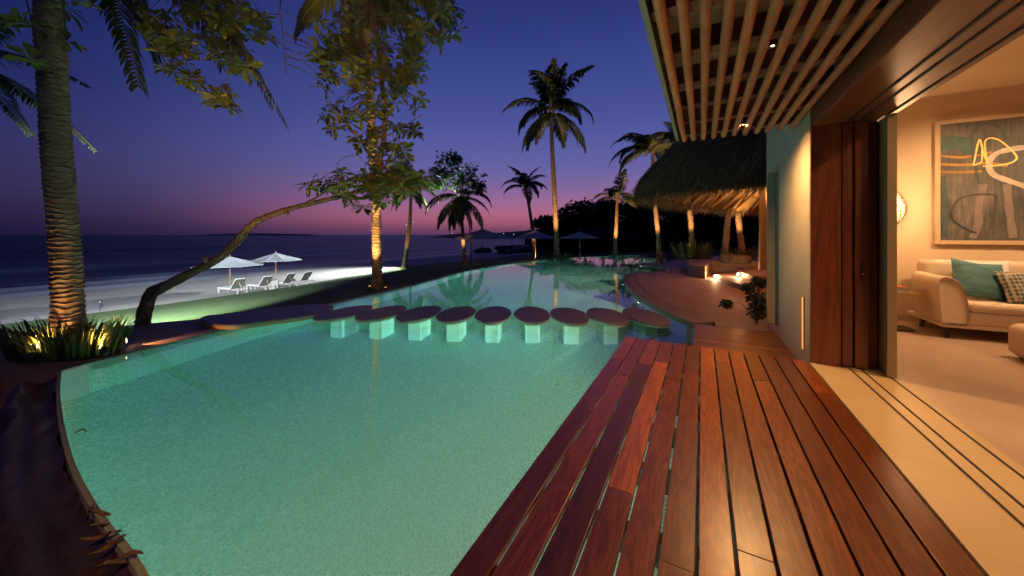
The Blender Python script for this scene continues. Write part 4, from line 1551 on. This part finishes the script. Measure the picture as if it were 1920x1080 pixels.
gb = G(884, 495)
zg = zdepth(gb)
lob = [(D(x, y, zg + dz), r_ * zg / F) for x, y, r_, dz in ((838, 303, 26, -.6), (862, 318, 30, 0), (885, 332, 27, .4), (845, 335, 28, -.3), (866, 345, 26, .5), (822, 325, 18, 0), (818, 348, 14, 0), (897, 350, 16, 0), (850, 296, 14, .3))]
tree(gb, [gb, D(882, 440, zg), D(876, 390, zg), D(866, 350, zg)], lob, 1500, 0.48, M['leaf_green'], 'bright green floodlit broad-leaved tree behind the drooping palm', seed=3, r0=0.10)

rw_ = random.Random(17)
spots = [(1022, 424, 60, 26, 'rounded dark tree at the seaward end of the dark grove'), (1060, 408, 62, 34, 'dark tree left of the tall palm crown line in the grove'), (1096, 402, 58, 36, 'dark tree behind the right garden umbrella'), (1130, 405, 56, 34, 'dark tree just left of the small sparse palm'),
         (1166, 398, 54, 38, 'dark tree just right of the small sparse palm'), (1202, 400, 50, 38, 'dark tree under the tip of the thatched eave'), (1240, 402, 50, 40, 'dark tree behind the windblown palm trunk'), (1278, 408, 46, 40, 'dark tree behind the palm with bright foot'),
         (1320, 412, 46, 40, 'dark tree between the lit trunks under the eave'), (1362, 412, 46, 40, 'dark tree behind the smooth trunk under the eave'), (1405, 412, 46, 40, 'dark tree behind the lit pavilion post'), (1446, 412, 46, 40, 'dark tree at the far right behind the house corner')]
hill('hills', 985, 1560, [(0, 441), (0.03, 428), (0.1, 420), (0.3, 414), (1, 410)], 105, 'dark backing rise added behind the grove to close its gaps', 8, 14)  # added dark backing, blocks the horizon glow under the grove crowns
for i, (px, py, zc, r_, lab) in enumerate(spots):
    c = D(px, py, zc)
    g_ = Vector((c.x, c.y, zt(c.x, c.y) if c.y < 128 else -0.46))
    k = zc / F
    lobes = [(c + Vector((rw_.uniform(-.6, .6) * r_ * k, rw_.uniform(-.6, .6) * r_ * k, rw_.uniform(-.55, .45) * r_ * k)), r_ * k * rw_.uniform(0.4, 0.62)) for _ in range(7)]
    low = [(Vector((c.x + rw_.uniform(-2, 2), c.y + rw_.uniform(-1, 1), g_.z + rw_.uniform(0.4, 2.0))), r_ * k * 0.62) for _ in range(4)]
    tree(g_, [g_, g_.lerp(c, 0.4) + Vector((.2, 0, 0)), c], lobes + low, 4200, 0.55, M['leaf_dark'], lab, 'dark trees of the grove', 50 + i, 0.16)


def rock(c, sx, sy, sz, seed, label):
    b = MB()
    nu, nv = 14, 9
    for j in range(nv + 1):
        for i in range(nu):
            a, e = 2 * PI * i / nu, PI * j / nv - PI / 2
            d = Vector((math.cos(a) * math.cos(e), math.sin(a) * math.cos(e), math.sin(e)))
            k = 1 + 0.7 * noise.noise(d * 1.8 + Vector((seed, 0, 0))) + 0.15 * noise.noise(d * 5 + Vector((seed, 2, 0)))
            b.v.append(Vector(c) + Vector((d.x * sx, d.y * sy, d.z * sz)) * k)
    for j in range(nv):
        for i in range(nu):
            a, q = j * nu + i, j * nu + (i + 1) % nu
            b.f.append((a, q, q + nu, a + nu))
    return tag(b.build('shore_rock', M['rock'], sm=35), label, 'rock', 'rocks on the shore')


for i, (px, py, zc, s_, lab) in enumerate(((907, 459, 95, 2.2, 'small dark rock standing alone in the surf'), (950, 456, 92, 3.4, 'dark rock left of the larger shore rocks'), (975, 458, 86, 4.0, 'large dark rock below the short curved palm'), (962, 470, 78, 2.6, 'flat dark rock nearest the wet sand'), (1000, 455, 84, 4.2, 'dark rock at the foot of the grove'))):
    c = D(px, py, zc)
    c.z = SEA_Z + 0.3
    rock(c, s_ * 0.9, s_ * 1.3, s_ * 0.42, i * 3.1, lab)


# ---------------------------------------------------------------- plants
def grass_clump(c, rx, ry, h, n, seed, label, ang=0.0, name='spiky_grass', w_=0.012):
    rr = random.Random(seed)
    t = thing(name, c, label, 'plant', 'spiky grass clumps')
    b = MB()
    for _ in range(n):
        a, q = rr.uniform(0, 2 * PI), math.sqrt(rr.random())
        x, y = rx * q * math.cos(a), ry * q * math.sin(a)
        p = Vector(c) + Vector((x * math.cos(ang) - y * math.sin(ang), x * math.sin(ang) + y * math.cos(ang), 0))
        lean = Vector((p.x - c[0] + rr.gauss(0, .12), p.y - c[1] + rr.gauss(0, .12), 0)) * rr.uniform(0.3, 1.0)
        if lean.length > 0.5 * h:
            lean = lean.normalized() * 0.5 * h
        hh = h * rr.uniform(0.55, 1.1)
        s_ = Vector((rr.gauss(0, 1), rr.gauss(0, 1), 0)).normalized() * w_ * rr.uniform(0.7, 1.3)
        p1 = p + lean * 0.25 + Vector((0, 0, hh * 0.5))
        p2 = p + lean * 0.65 + Vector((0, 0, hh * 0.85))
        p3 = p + lean * 1.1 + Vector((0, 0, hh * rr.uniform(0.85, 1.02)))
        b.add([p - s_ * .8, p + s_ * .8, p1 - s_, p1 + s_, p2 - s_ * .6, p2 + s_ * .6, p3], [(0, 1, 3, 2), (2, 3, 5, 4), (4, 5, 6)])
    b.build('leaves', M['blade'], t)['kind'] = 'stuff'
    # planting soil
    MB().prism(blob(c[0], c[1], rx, ry, ang, 20), c[2] - 0.05, c[2] + 0.012).build('soil', M['groove'], t)
    return t


gc = P(122, 665, PATIO_Z)
grass_clump(Vector((gc.x, gc.y, PATIO_Z)), 0.74, 0.34, 0.52, 620, 1, 'dense spiky grass clump round the foot of the thick near palm', YAW)
gm = CP_BASE.copy()
grass_clump(gm, 0.42, 0.4, 0.4, 130, 2, 'spiky grass at the foot of the bright ringed palm')
grass_clump(MID[3][0], 0.8, 0.7, 0.7, 160, 3, 'spiky grass at the foot of the tallest palm', w_=0.02)
grass_clump(PG, 0.9, 0.6, 0.95, 240, 4, 'spiky grass at the foot of the palm with bright lit foot', w_=0.02)
grass_clump(PI_, 0.7, 0.5, 0.7, 160, 5, 'spiky grass at the foot of the leaning trunk under the eave', w_=0.018)

sh = P(1424, 606, TZ)
sh = Vector((0.93, 8.25, TZ))
shrub = thing('shrub', sh, 'dark leafy shrub at the corner of the plaster wall', 'shrub')
lobes = [(sh + Vector((0.04, 0.1, 0.22)), 0.2), (sh + Vector((0.02, 0.2, 0.5)), 0.18), (sh + Vector((0.05, 0.1, 0.8)), 0.13), (sh + Vector((-0.14, 0.05, 0.7)), 0.10), (sh + Vector((0.08, 0.25, 0.36)), 0.2)]
b = MB()
for c, r_ in lobes:
    b.tube([sh, sh.lerp(Vector(c), 0.5) + Vector((0.03, 0, 0.05)), c], [0.014, 0.01, 0.005], 6)
b.tube([sh + Vector((0, 0, .2)), sh + Vector((-0.3, -0.1, 0.42)), sh + Vector((-0.55, -0.2, 0.36))], [0.008, 0.006, 0.004], 5)
b.build('stems', M['bark'], shrub)
leaf_mass(77, lobes + [(sh + Vector((-0.5, -0.18, 0.38)), 0.09)], 1500, 0.07, M['leaf_dark']).build('leaves', M['leaf_dark'], shrub)['kind'] = 'stuff'

for i, (px, py, a, l_) in enumerate(((153, 812, 20, .10), (170, 965, -60, .12), (190, 962, 10, .14), (182, 1005, 30, .16), (205, 1022, 45, .18), (216, 1005, 5, .10), (240, 1050, 25, .17), (213, 1062, 35, .14), (189, 985, 60, .1))):
    c = P(px, py, WZ + 0.03)
    b = MB()
    for t, q in ((0, 0.05), (0.3, 0.7), (0.6, 1), (0.85, 0.6), (1, 0.05)):
        z = 0.025 * math.sin(t * PI + i)
        l_ *= 0.94
        b.v += [Vector((t * l_ - l_ / 2, -q * l_ * 0.14, z + 0.012)), Vector((t * l_ - l_ / 2, 0, z)), Vector((t * l_ - l_ / 2, q * l_ * 0.14, z + 0.012))]
    for k in range(4):
        b.f += [(3 * k, 3 * k + 1, 3 * k + 4, 3 * k + 3), (3 * k + 1, 3 * k + 2, 3 * k + 5, 3 * k + 4)]
    o = b.build('fallen_leaf', M['dry_leaf'], sm=60)
    o.location = c
    o.rotation_euler = (0.1, 0.02, YAW + R(a))
    lab = ['dry brown leaf lying alone high on the near pool rim', 'curled dry leaf at the pale overflow edge'][i] if i < 2 else 'dry brown leaf lying among others on the near pool rim'
    tag(o, lab, 'leaf', 'fallen leaves on the pool rim')


# ---------------------------------------------------------------- umbrellas, loungers
def umbrella(base, rim_r, apex_z, rim_z, label, group, rot=0.2, seed=0, sides=8):
    t = thing('parasol', base, label, 'umbrella', group)
    bx_, by_ = base[0], base[1]
    MB().tube([base, (bx_, by_, apex_z + 0.06)], 0.03, 10).build('pole', M['umb_pole'], t)
    MB().lathe([(0.26, 0), (0.28, 0.03), (0.24, 0.07), (0.05, 0.09), (0.045, 0.25)], 20, base).build('base', M['dark_metal'], t, sm=40)
    b = MB()
    rings = [(0.02, 0.0), (0.25, 0.03), (0.5, 0.045), (0.75, 0.04), (1.0, 0.0)]
    per = 4
    for lay, dz in ((0, 0), (1, -0.012)):
        for q, sag in rings:
            for k in range(sides * per):
                a = rot + 2 * PI * k / (sides * per)
                u = (k % per) / per
                inr = math.cos(PI / sides) / math.cos((u - 0.5) * 2 * PI / sides)
                r_ = rim_r * q * inr * (1 - 0.03 * math.sin(PI * u) * q)
                z = apex_z + (rim_z - apex_z) * q - sag * math.sin(PI * u) + dz + 0.03 * math.sin(PI * q) * -1
                b.v.append(Vector((bx_ + r_ * math.cos(a), by_ + r_ * math.sin(a), z)))
    m_ = sides * per
    nr = len(rings)
    for lay in range(2):
        for i in range(nr - 1):
            for k in range(m_):
                a, c = lay * nr * m_ + i * m_ + k, lay * nr * m_ + i * m_ + (k + 1) % m_
                q = (a, a + m_, c + m_, c)
                b.f.append(q if lay == 0 else q[::-1])
    for k in range(m_):
        a, c = (nr - 1) * m_ + k, (nr - 1) * m_ + (k + 1) % m_
        b.f.append((a, a + nr * m_, c + nr * m_, c))
    b.build('canopy', M['umbrella'], t, sm=20)
    MB().lathe([(0.03, 0), (0.05, 0.03), (0.04, 0.08), (0.01, 0.14)], 12, (bx_, by_, apex_z + 0.0)).build('finial', M['umb_pole'], t, sm=50)
    for k in range(sides):
        a = rot + 2 * PI * k / sides
        e = Vector((math.cos(a), math.sin(a), 0))
        rb = MB().tube([Vector((bx_, by_, apex_z - 0.05)) + e * 0.04, Vector((bx_, by_, rim_z - 0.02)) + e * rim_r * 0.97], 0.012, 5).build('rib', M['umb_pole'], t)
    return t


def upx(base, apx, rimy, half, label, group, rot=0.2, sides=8):
    zc = zdepth(base)
    az_ = CAMZ - (apx - HZ) * zc / F
    rz_ = CAMZ - (rimy - HZ) * zc / F
    return umbrella(base, half * zc / F, az_, rz_, label, group, rot, sides=sides)


G1 = 'pale parasols on the beach'
upx(G(431, 543), 481, 497.5, 57, 'pale beach parasol partly behind the leaning trunk', G1, YAW + 0.2)
upx(G(517, 532), 474, 488, 46, 'pale beach parasol right of the leaning trunk, clear of it', G1, YAW + 0.1)
G2 = 'dark garden parasols beyond the pool'
upx(G(905, 494), 429, 448, 63, 'wide dark garden parasol nearest the sea', G2, YAW + 0.3)
upx(G(1004, 489), 432, 447, 44, 'dark garden parasol between the short palm and the tall palm', G2, YAW)
upx(G(1087, 486), 434, 446.5, 42, 'pale garden parasol right of the tall palm', G2, YAW + 0.2)


def lounger(base, rz, label):
    t = thing('sun_lounger', base, label, 'sun lounger', 'sun loungers on the beach', rz)
    fr = MB()
    for y in (-0.32, 0.29):
        fr.box(-1.0, 0.95, y, y + 0.035, 0.27, 0.32)
    for x in (-1.0, -0.3, 0.3, 0.9):
        fr.box(x, x + 0.04, -0.284, 0.289, 0.28, 0.31)
    fr.build('frame', M['lounger'], t, local=True)
    for x in (-0.92, 0.86):
        for y in (-0.30, 0.27):
            MB().box(x, x + 0.05, y, y + 0.05, 0, 0.27).build('leg', M['lounger'], t, local=True)
    rbox(MB(), -0.98, 0.28, -0.31, 0.31, 0.322, 0.40, 0.03).build('mattress', M['cushion'], t, sm=50, local=True)
    a = R(52)
    b_ = rbox(MB(), 0.0, 0.80, -0.31, 0.31, 0.012, 0.09, 0.03)
    k = MB().box(0.0, 0.80, -0.32, 0.32, -0.03, 0.01)
    for o_ in (b_, k):
        for v in o_.v:
            x, z = v.x, v.z
            v.x, v.z = 0.29 + x * math.cos(a) - z * math.sin(a), 0.34 + x * math.sin(a) + z * math.cos(a)
    b_.build('back_cushion', M['cushion'], t, sm=50, local=True)
    k.build('backrest', M['lounger_back'], t, local=True)
    MB().tube([(0.62, 0, 0.74), (0.86, 0, 0.3)], 0.014, 6).build('prop', M['lounger'], t, local=True)
    return t


for px, py, lab in ((436, 550, 'sun lounger under the left beach parasol, at the left end of the row'), (488, 544, 'second sun lounger from the left in the beach row'), (532, 538, 'third sun lounger from the left, by the right beach parasol'), (565, 533, 'sun lounger at the right end of the beach row')):
    q = G(px, py)
    lounger(q, R(10), lab)
for px, py, lab in ((461, 545, 'low side table between the two left sun loungers'), (549, 534, 'low side table between the two right sun loungers')):
    q = G(px, py)
    t = thing('beach_table', q, lab, 'table', 'low tables between the loungers')
    MB().box(q.x - .25, q.x + .25, q.y - .25, q.y + .25, q.z + .42, q.z + .46).build('table_top', M['lounger'], t)
    for sx in (-1, 1):
        for sy in (-1, 1):
            MB().box(q.x + sx * .2 - .02, q.x + sx * .2 + .02, q.y + sy * .2 - .02, q.y + sy * .2 + .02, q.z - 0.02, q.z + .42).build('leg', M['lounger'], t)
q = G(508, 541)
t = thing('towel_chest', q, 'pale towel chest in the middle of the lounger row', 'chest')
MB().box(q.x - .35, q.x + .35, q.y - .3, q.y + .3, q.z - 0.02, q.z + .55).build('body', M['lounger'], t, bevel=0.02)
MB().box(q.x - .38, q.x + .38, q.y - .33, q.y + .33, q.z + .55, q.z + .61).build('lid', M['lounger'], t, bevel=0.01)
q = G(187, 583)
t = thing('path_light', q, 'small path light standing at the edge of the lawn by the beach', 'lamp')
MB().tube([q, q + Vector((0, 0, .42))], 0.02, 8).build('post', M['black'], t)
MB().lathe([(0.05, 0.42), (0.09, 0.44), (0.09, 0.5), (0.03, 0.53)], 14, q).build('head', M['steel'], t, sm=40)

# ---------------------------------------------------------------- raised seat platform, steps, pavilion
plat = thing('raised_platform', P(1340, 520, TZ), 'raised concrete seating platform under the thatched roof', 'platform')
RZ = 0.16


def pxpoly(pts, z):
    return [P(a, c, z).xy for a, c in pts]


edge_p = catmull([P(a, c, TZ) for a, c in ((1293, 503), (1288, 508), (1291, 515), (1303, 520), (1322, 523))], 5)
pp = [Vector((q.x, q.y)) for q in edge_p] + [P(1335, 509, TZ).xy, P(1384, 512, TZ).xy, P(1440, 516, TZ).xy, Vector((6, 17)), Vector((7, 24)), Vector((2.5, 24)), P(1300, 497, TZ).xy]
MB().prism(pp, TZ - 0.02, RZ).build('body', M['terrace'], plat, bevel=0.015)
e2 = [Vector((q.x, q.y)) for q in edge_p]
strip('trim', offset(e2, 0.0), offset(e2, 0.02 * sgn), RZ - 0.17, RZ - 0.15, M['groove'], parent=plat)
s1 = thing('terrace_step', P(1390, 535, TZ), 'low curved step in front of the raised platform', 'step')
c1 = catmull([P(a, c, TZ) for a, c in ((1343, 522), (1357, 529), (1374, 538), (1398, 544), (1430, 547))], 5)
MB().prism([Vector((q.x, q.y)) for q in c1] + [P(1445, 530, TZ).xy, P(1440, 520, TZ).xy, P(1384, 514, TZ).xy], TZ - 0.01, TZ + 0.16).build('body', M['terrace'], s1, bevel=0.012)
s2 = thing('terrace_step', P(1410, 526, TZ + 0.16), 'upper curved step against the raised platform', 'step')
c2_ = catmull([P(a, c, TZ + 0.16) for a, c in ((1382, 509), (1390, 518), (1410, 525), (1440, 528))], 5)
MB().prism([Vector((q.x, q.y)) for q in c2_] + [P(1446, 514, TZ + 0.16).xy], TZ + 0.161, TZ + 0.32).build('body', M['terrace'], s2, bevel=0.012)


def star_lamp(c, label):
    c = Vector(c)
    t = thing('step_light', c, label, 'lamp', 'small bright step lights')
    MB().tube([c, c + Vector((0, 0, 0.07))], 0.02, 10).build('post', M['dark_metal'], t)
    MB().lathe([(0.005, 0.07), (0.035, 0.08), (0.045, 0.105), (0.035, 0.13), (0.005, 0.14)], 14, c).build('globe', emit('step_globe', (1.0, 0.72, 0.4), 60), t, sm=60)
    lamp('POINT', 'step_lamp', t, c + Vector((0, 0, 0.17)), 40, WARM2, None, 0.03)


star_lamp(P(1341, 523, TZ), 'bright bare lamp at the left foot of the platform steps')
q = P(1397, 511, TZ + 0.16)
star_lamp((q.x - 0.05, q.y - 0.5, TZ + 0.16) if False else P(1384, 519.5, TZ + 0.16), 'bright bare lamp on the step right of the other')


def pouf(c, r_, h, label):
    t = thing('floor_pouf', c, label, 'pouf', 'woven floor poufs')
    b = MB()
    prof = [(0.55, 0), (0.86, 0.10), (1.0, 0.42), (0.97, 0.68), (0.82, 0.92), (0.45, 1.0)]
    nn = 32
    for q, z in prof:
        for k in range(nn):
            a = 2 * PI * k / nn
            rr = r_ * q * (1 + 0.05 * (k % 2))
            b.v.append(Vector((c[0] + rr * math.cos(a), c[1] + rr * math.sin(a), c[2] + h * z)))
    for i in range(len(prof) - 1):
        for k in range(nn):
            a, d = i * nn + k, i * nn + (k + 1) % nn
            b.f.append((a, d, d + nn, a + nn))
    b.f.append(tuple((len(prof) - 1) * nn + k for k in range(nn)))
    b.build('body', M['pouf'], t, sm=40)
    MB().lathe([(0.05, 0), (0.05, 0.012), (0.01, 0.016)], 12, (c[0], c[1], c[2] + h)).build('button', M['sofa_leg'], t)


pouf(P(1366, 493, RZ), 0.36, 0.42, 'dark brown striped pouf at the left on the platform')
pouf(P(1389, 495, RZ), 0.40, 0.38, 'brown striped pouf at the right on the platform')

# thatched pavilion
pav = thing('thatched_pavilion', (4, 14, TZ), 'round cornered palm thatch pavilion lit warm from inside', 'pavilion')
EZ = 2.55
H_ = EZ - CAMZ
eave = [P_ for P_ in [D(px, py, F * H_ / (HZ - py)) for px, py in ((1440, 337), (1385, 341), (1330, 347), (1270, 352), (1226, 354), (1206, 357), (1204, 362), (1218, 368), (1240, 374), (1270, 381), (1310, 388), (1365, 394), (1424, 399))]]
eave = catmull(eave, 5)
cen = Vector((5.2, 15.0, 0))
ex_ = [Vector((q.x, q.y)) for q in eave]
last, first = ex_[-1], ex_[0]
ex_ += [Vector((9, 24)), Vector((11.5, 17)), Vector((9.5, 10)), Vector((4.5, 8.6))]
ridge_a, ridge_b = Vector((3.4, 12.2)), Vector((5.4, 17.5))


def toward(p, t):
    d = ridge_b - ridge_a
    k = max(0, min(1, (p - ridge_a).dot(d) / d.length_squared))
    return p.lerp(ridge_a + d * k, t)


def roofpt(p, t, dz=0.0):
    q = toward(p, t)
    z = EZ + 4.4 * (t ** 0.84)
    return Vector((q.x, q.y, z + dz))


b = MB()
ts = [-0.03, 0, 0.12, 0.25, 0.4, 0.6, 0.8, 1.0]
m_ = len(ex_)
for lay, dz in ((0, 0.24), (1, 0.0)):
    for t in ts:
        for p in ex_:
            q = roofpt(p, max(t, 0), dz)
            if t < 0:
                q = roofpt(p + (p - toward(p, 1)).normalized() * 0.12, 0, dz - 0.24 if lay == 0 else -0.06)
            q += Vector((0, 0, 0.07 * noise.noise(q * 1.3)))
            b.v.append(q)
nt = len(ts)
for lay in range(2):
    for i in range(nt - 1):
        for k in range(m_):
            a, c = lay * nt * m_ + i * m_ + k, lay * nt * m_ + i * m_ + (k + 1) % m_
            q = (a, c, c + m_, a + m_)
            b.f.append(q if lay == 0 else q[::-1])
b.build('roof', M['thatch'], pav, sm=40)
# straw: loose stalks on the slope and the hanging fringe of the eave
rt = random.Random(9)
b = MB()
fine = []
for i in range(len(ex_) - 5):
    for k in range(3):
        fine.append(ex_[i].lerp(ex_[i + 1], k / 3))
for _ in range(26000):
    p = rt.choice(fine) + Vector((rt.uniform(-.06, .06), rt.uniform(-.06, .06)))
    if rt.random() < 0.45:
        t = rt.uniform(-0.02, 0.03)
        q = roofpt(p, max(t, 0), rt.uniform(-0.02, 0.22))
        out = (p - toward(p, 1)).normalized()
        d = Vector((out.x * rt.uniform(0.1, 0.7), out.y * rt.uniform(0.1, 0.7), -rt.uniform(0.5, 1.1))).normalized()
        l_ = rt.uniform(0.2, 0.48)
    else:
        t = rt.random() ** 1.3 * 0.9
        q = roofpt(p, t, 0.24)
        d = (roofpt(p, max(t - 0.05, -0.05) if t > 0.05 else 0) - roofpt(p, t + 0.02)).normalized()
        d += Vector((rt.gauss(0, .12), rt.gauss(0, .12), rt.uniform(0.02, 0.2)))
        l_ = rt.uniform(0.25, 0.55)
    s_ = d.cross(Vector((rt.gauss(0, 1), rt.gauss(0, 1), rt.gauss(0, 1)))).normalized() * rt.uniform(0.007, 0.015)
    b.add([q - s_, q + s_, q + d * l_], [(0, 1, 2)])
b.build('straw', M['thatch'], pav)['kind'] = 'stuff'
for i in range(0, m_, 2):
    p = ex_[i]
    a, c = roofpt(p, 0.015, -0.09), roofpt(p, 0.97, -0.12)
    MB().tube([a, a.lerp(c, 0.5), c], [0.075, 0.08, 0.06], 8).build('rafter', M['rafter'], pav, sm=50)
for t in (0.1, 0.2, 0.3, 0.42, 0.55):
    MB().tube([roofpt(p, t, -0.03) for p in ex_] + [roofpt(ex_[0], t, -0.03)], 0.022, 6).build('purlin', M['rafter'], pav, sm=50)
for q, r_ in ((P(1430, 506, RZ), 0.13),):
    zz = zdepth(q)
    MB().tube([q, Vector((q.x + .02, q.y, 1.5)), Vector((q.x, q.y, EZ + 0.9))], [r_, r_ * .93, r_ * .9], 14).build('post', M['rafter'], pav, sm=50)
    POST = q
for q in (Vector((5.6, 20.5, RZ)), Vector((8.5, 20, RZ)), Vector((8.8, 11.5, TZ)), Vector((4.6, 10.2, TZ))):
    MB().tube([q, Vector((q.x, q.y, EZ + 0.5))], [0.14, 0.12], 14).build('post', M['rafter'], pav, sm=50)
for k, (x, y) in enumerate(((2.6, 12.3), (3.2, 15.6), (5.0, 12.6), (5.2, 18.6))):
    z = 1.9
    f = MB().lathe([(0.03, 0.0), (0.06, 0.02), (0.07, 0.10), (0.05, 0.10)], 14, (x, y, z)).build('uplight', M['dark_metal'], pav, sm=40)
    MB().tube([(x + 0.07, y, z + 0.05), (x + 0.07, y, EZ + 2.8)], 0.008, 6).build('cord', M['black'], f)
    lamp('SPOT', 'pavilion_lamp', pav, (x, y, z + 0.17), 1500, (1.0, 0.5, 0.16), (x, y, z + 2), 0.06, 160, 0.4)

# handrail at the small bay
f0, f1 = P(1185, 514, TZ), P(1259, 511, TZ)
hz_ = 15.6
rail = thing('handrail', f0, 'thin arched dark metal handrail at the small bay of the pool', 'handrail')
MB().tube(catmull([f0, D(1183, 499, zdepth(f0)), D(1191, 487, hz_), D(1208, 477, hz_), D(1228, 475, hz_), D(1246, 481, hz_), D(1256, 493, hz_), f1], 6), 0.02, 8).build('rail', M['dark_metal'], rail, sm=60)
for q in (f0, f1):
    MB().lathe([(0.05, 0), (0.05, 0.01), (0.025, 0.02)], 12, q).build('flange', M['dark_metal'], rail)

# ---------------------------------------------------------------- lamps that the picture shows
lb = Vector(lp[0])
spot_fixture(P(196, 672, PATIO_Z), D(128, 540, ZL), 120, 'ground spotlight at the right edge of the near grass clump', 70)
spot_fixture(P(60, 682, PATIO_Z), D(122, 560, ZL), 85, 'ground spotlight at the left edge of the near grass clump', 70)
tc_ = D(250, 655, 5.0)
spot_fixture(P(208, 650, PATIO_Z), D(560, 20, 6.0), 420, 'ground spotlight behind the near grass clump, aimed at the leaning tree', 58)
spot_fixture(P(228, 652, PATIO_Z), P(430, 618, -0.33), 45, 'ground spotlight aimed along the patio at the low platform', 60)
q = CP_BASE + (Vector((0, 0, CAMZ)) - CP_BASE).normalized() * 1.1
q.z = zt(q.x, q.y) + 0.02
spot_fixture(q + Vector((-0.4, 0, 0)), cp[2] + Vector((0, 0, 1.5)), 2200, 'ground spotlight left of the bright ringed palm', 40)
spot_fixture(q + Vector((0.35, 0.1, 0)), cp[5], 9000, 'ground spotlight right of the bright ringed palm', 26)
names = ['slim palm with the floodlight', 'drooping palm beside the green tree', 'short curved palm', 'tallest palm', 'small sparse palm', 'windblown palm', 'palm with bright foot', 'smooth trunk under the eave', 'leaning trunk under the eave']
pw = [800, 2600, 2000, 3200, 2000, 2000, 1300, 500, 1100]
for (g_, pth), nm, w_ in zip(MID, names, pw):
    q = g_ + (Vector((-2, 0, g_.z)) - g_).normalized() * (1.5 if g_.y > 22 or g_.x < -15 else 1.1)
    q.z = max(g_.z, zt(q.x, q.y)) + 0.03 if q.x < interp(XI, q.y) else g_.z
    spot_fixture(q, pth[2].lerp(pth[3], 0.6), w_, 'ground spotlight at the foot of the ' + nm, 46)


def flood(pos, target, power, label, angle=95):
    pos = Vector(pos)
    t = thing('floodlight', pos, label, 'floodlight', 'floodlights strapped to palm trunks')
    d = (Vector(target) - pos).normalized()
    s_ = d.cross(Vector((0, 0, 1))).normalized()
    MB().tube([pos - d * 0.10, pos + d * 0.08], [0.05, 0.075], 14).build('head', M['black'], t, sm=40)
    MB().tube([pos + d * 0.081, pos + d * 0.083], 0.062, 14).build('lens', M['glow_white'], t)
    MB().tube([pos - d * 0.05 - s_ * 0.08, pos - d * 0.16, pos - d * 0.05 + s_ * 0.08], 0.01, 6).build('bracket', M['black'], t)
    lamp('SPOT', 'flood_lamp', t, pos + d * 0.11, power, COOL, Vector(target), 0.05, angle, 0.75)


flood(Vector((0, 0, CAMZ)) + (lp[3] - Vector((0, 0, CAMZ))) * 1.045, Vector((-37, 4, -2.6)), 32000, 'white floodlight behind the thick near palm trunk', 72)
flood(Vector((0, 0, CAMZ)) + (lp[2].lerp(lp[3], 0.6) - Vector((0, 0, CAMZ))) * 1.045, Vector((-38, 16, -2.6)), 32000, 'upper white floodlight behind the thick near palm trunk', 50)
pa0 = MID[0][1]
flood(pa0[2] + Vector((-0.3, -0.1, 0)), Vector((-34, 23, -2.6)), 22000, 'white floodlight on the slim pale palm trunk', 120)
flood(pa0[2] + Vector((0.32, 0.1, 0.1)), D(866, 318, zg), 9000, 'white floodlight on the slim pale palm trunk, aimed at the green tree', 58)

# underwater lamps in the terrace wall, and under the deck
def pool_lamp(pos, d, power, label, angle=120, col=(1.0, 0.93, 0.66)):
    pos, d = Vector(pos), Vector(d).normalized()
    t = thing('pool_light', pos, label, 'pool light', 'underwater pool lights')
    MB().tube([pos - d * 0.04, pos + d * 0.012], 0.09, 20).build('housing', M['steel'], t, sm=40)
    MB().tube([pos + d * 0.0125, pos + d * 0.018], 0.07, 20).build('lens', M['glow_pool'], t)
    lamp('SPOT', 'pool_lamp', t, pos + d * 0.06, power, col, pos + d, 0.06, angle, 0.5)


tn = offset(tl, -sgn * 0.05)


def wallpt(i, z):
    return Vector((tn[i].x, tn[i].y, z)), (tn[i] - tl[i])


for i, lab, w_ in ((len(tl) - 12, 'pool light in the terrace wall just behind the stepping stones', 4200), (len(tl) - 22, 'pool light in the terrace wall further back', 5000), (46, 'pool light in the terrace wall at the tip of the terrace', 2200), (14, 'pool light in the wall behind the small bay', 1800), (4, 'pool light in the far wall of the pool', 1500)):
    p, d = wallpt(i, -0.85)
    d = d.normalized()
    pool_lamp(p, (d.x, d.y, -0.25), w_, lab)
for y, w_, lab in ((0.9, 6800, 'pool light under the deck nearest the viewer'), (1.9, 3000, 'pool light under the middle of the deck'), (3.2, 1300, 'pool light under the far half of the deck'), (4.5, 650, 'pool light under the far end of the deck')):
    pool_lamp((0.09, y, -0.95), (-1, 0.05, -0.15), w_, lab, 140)
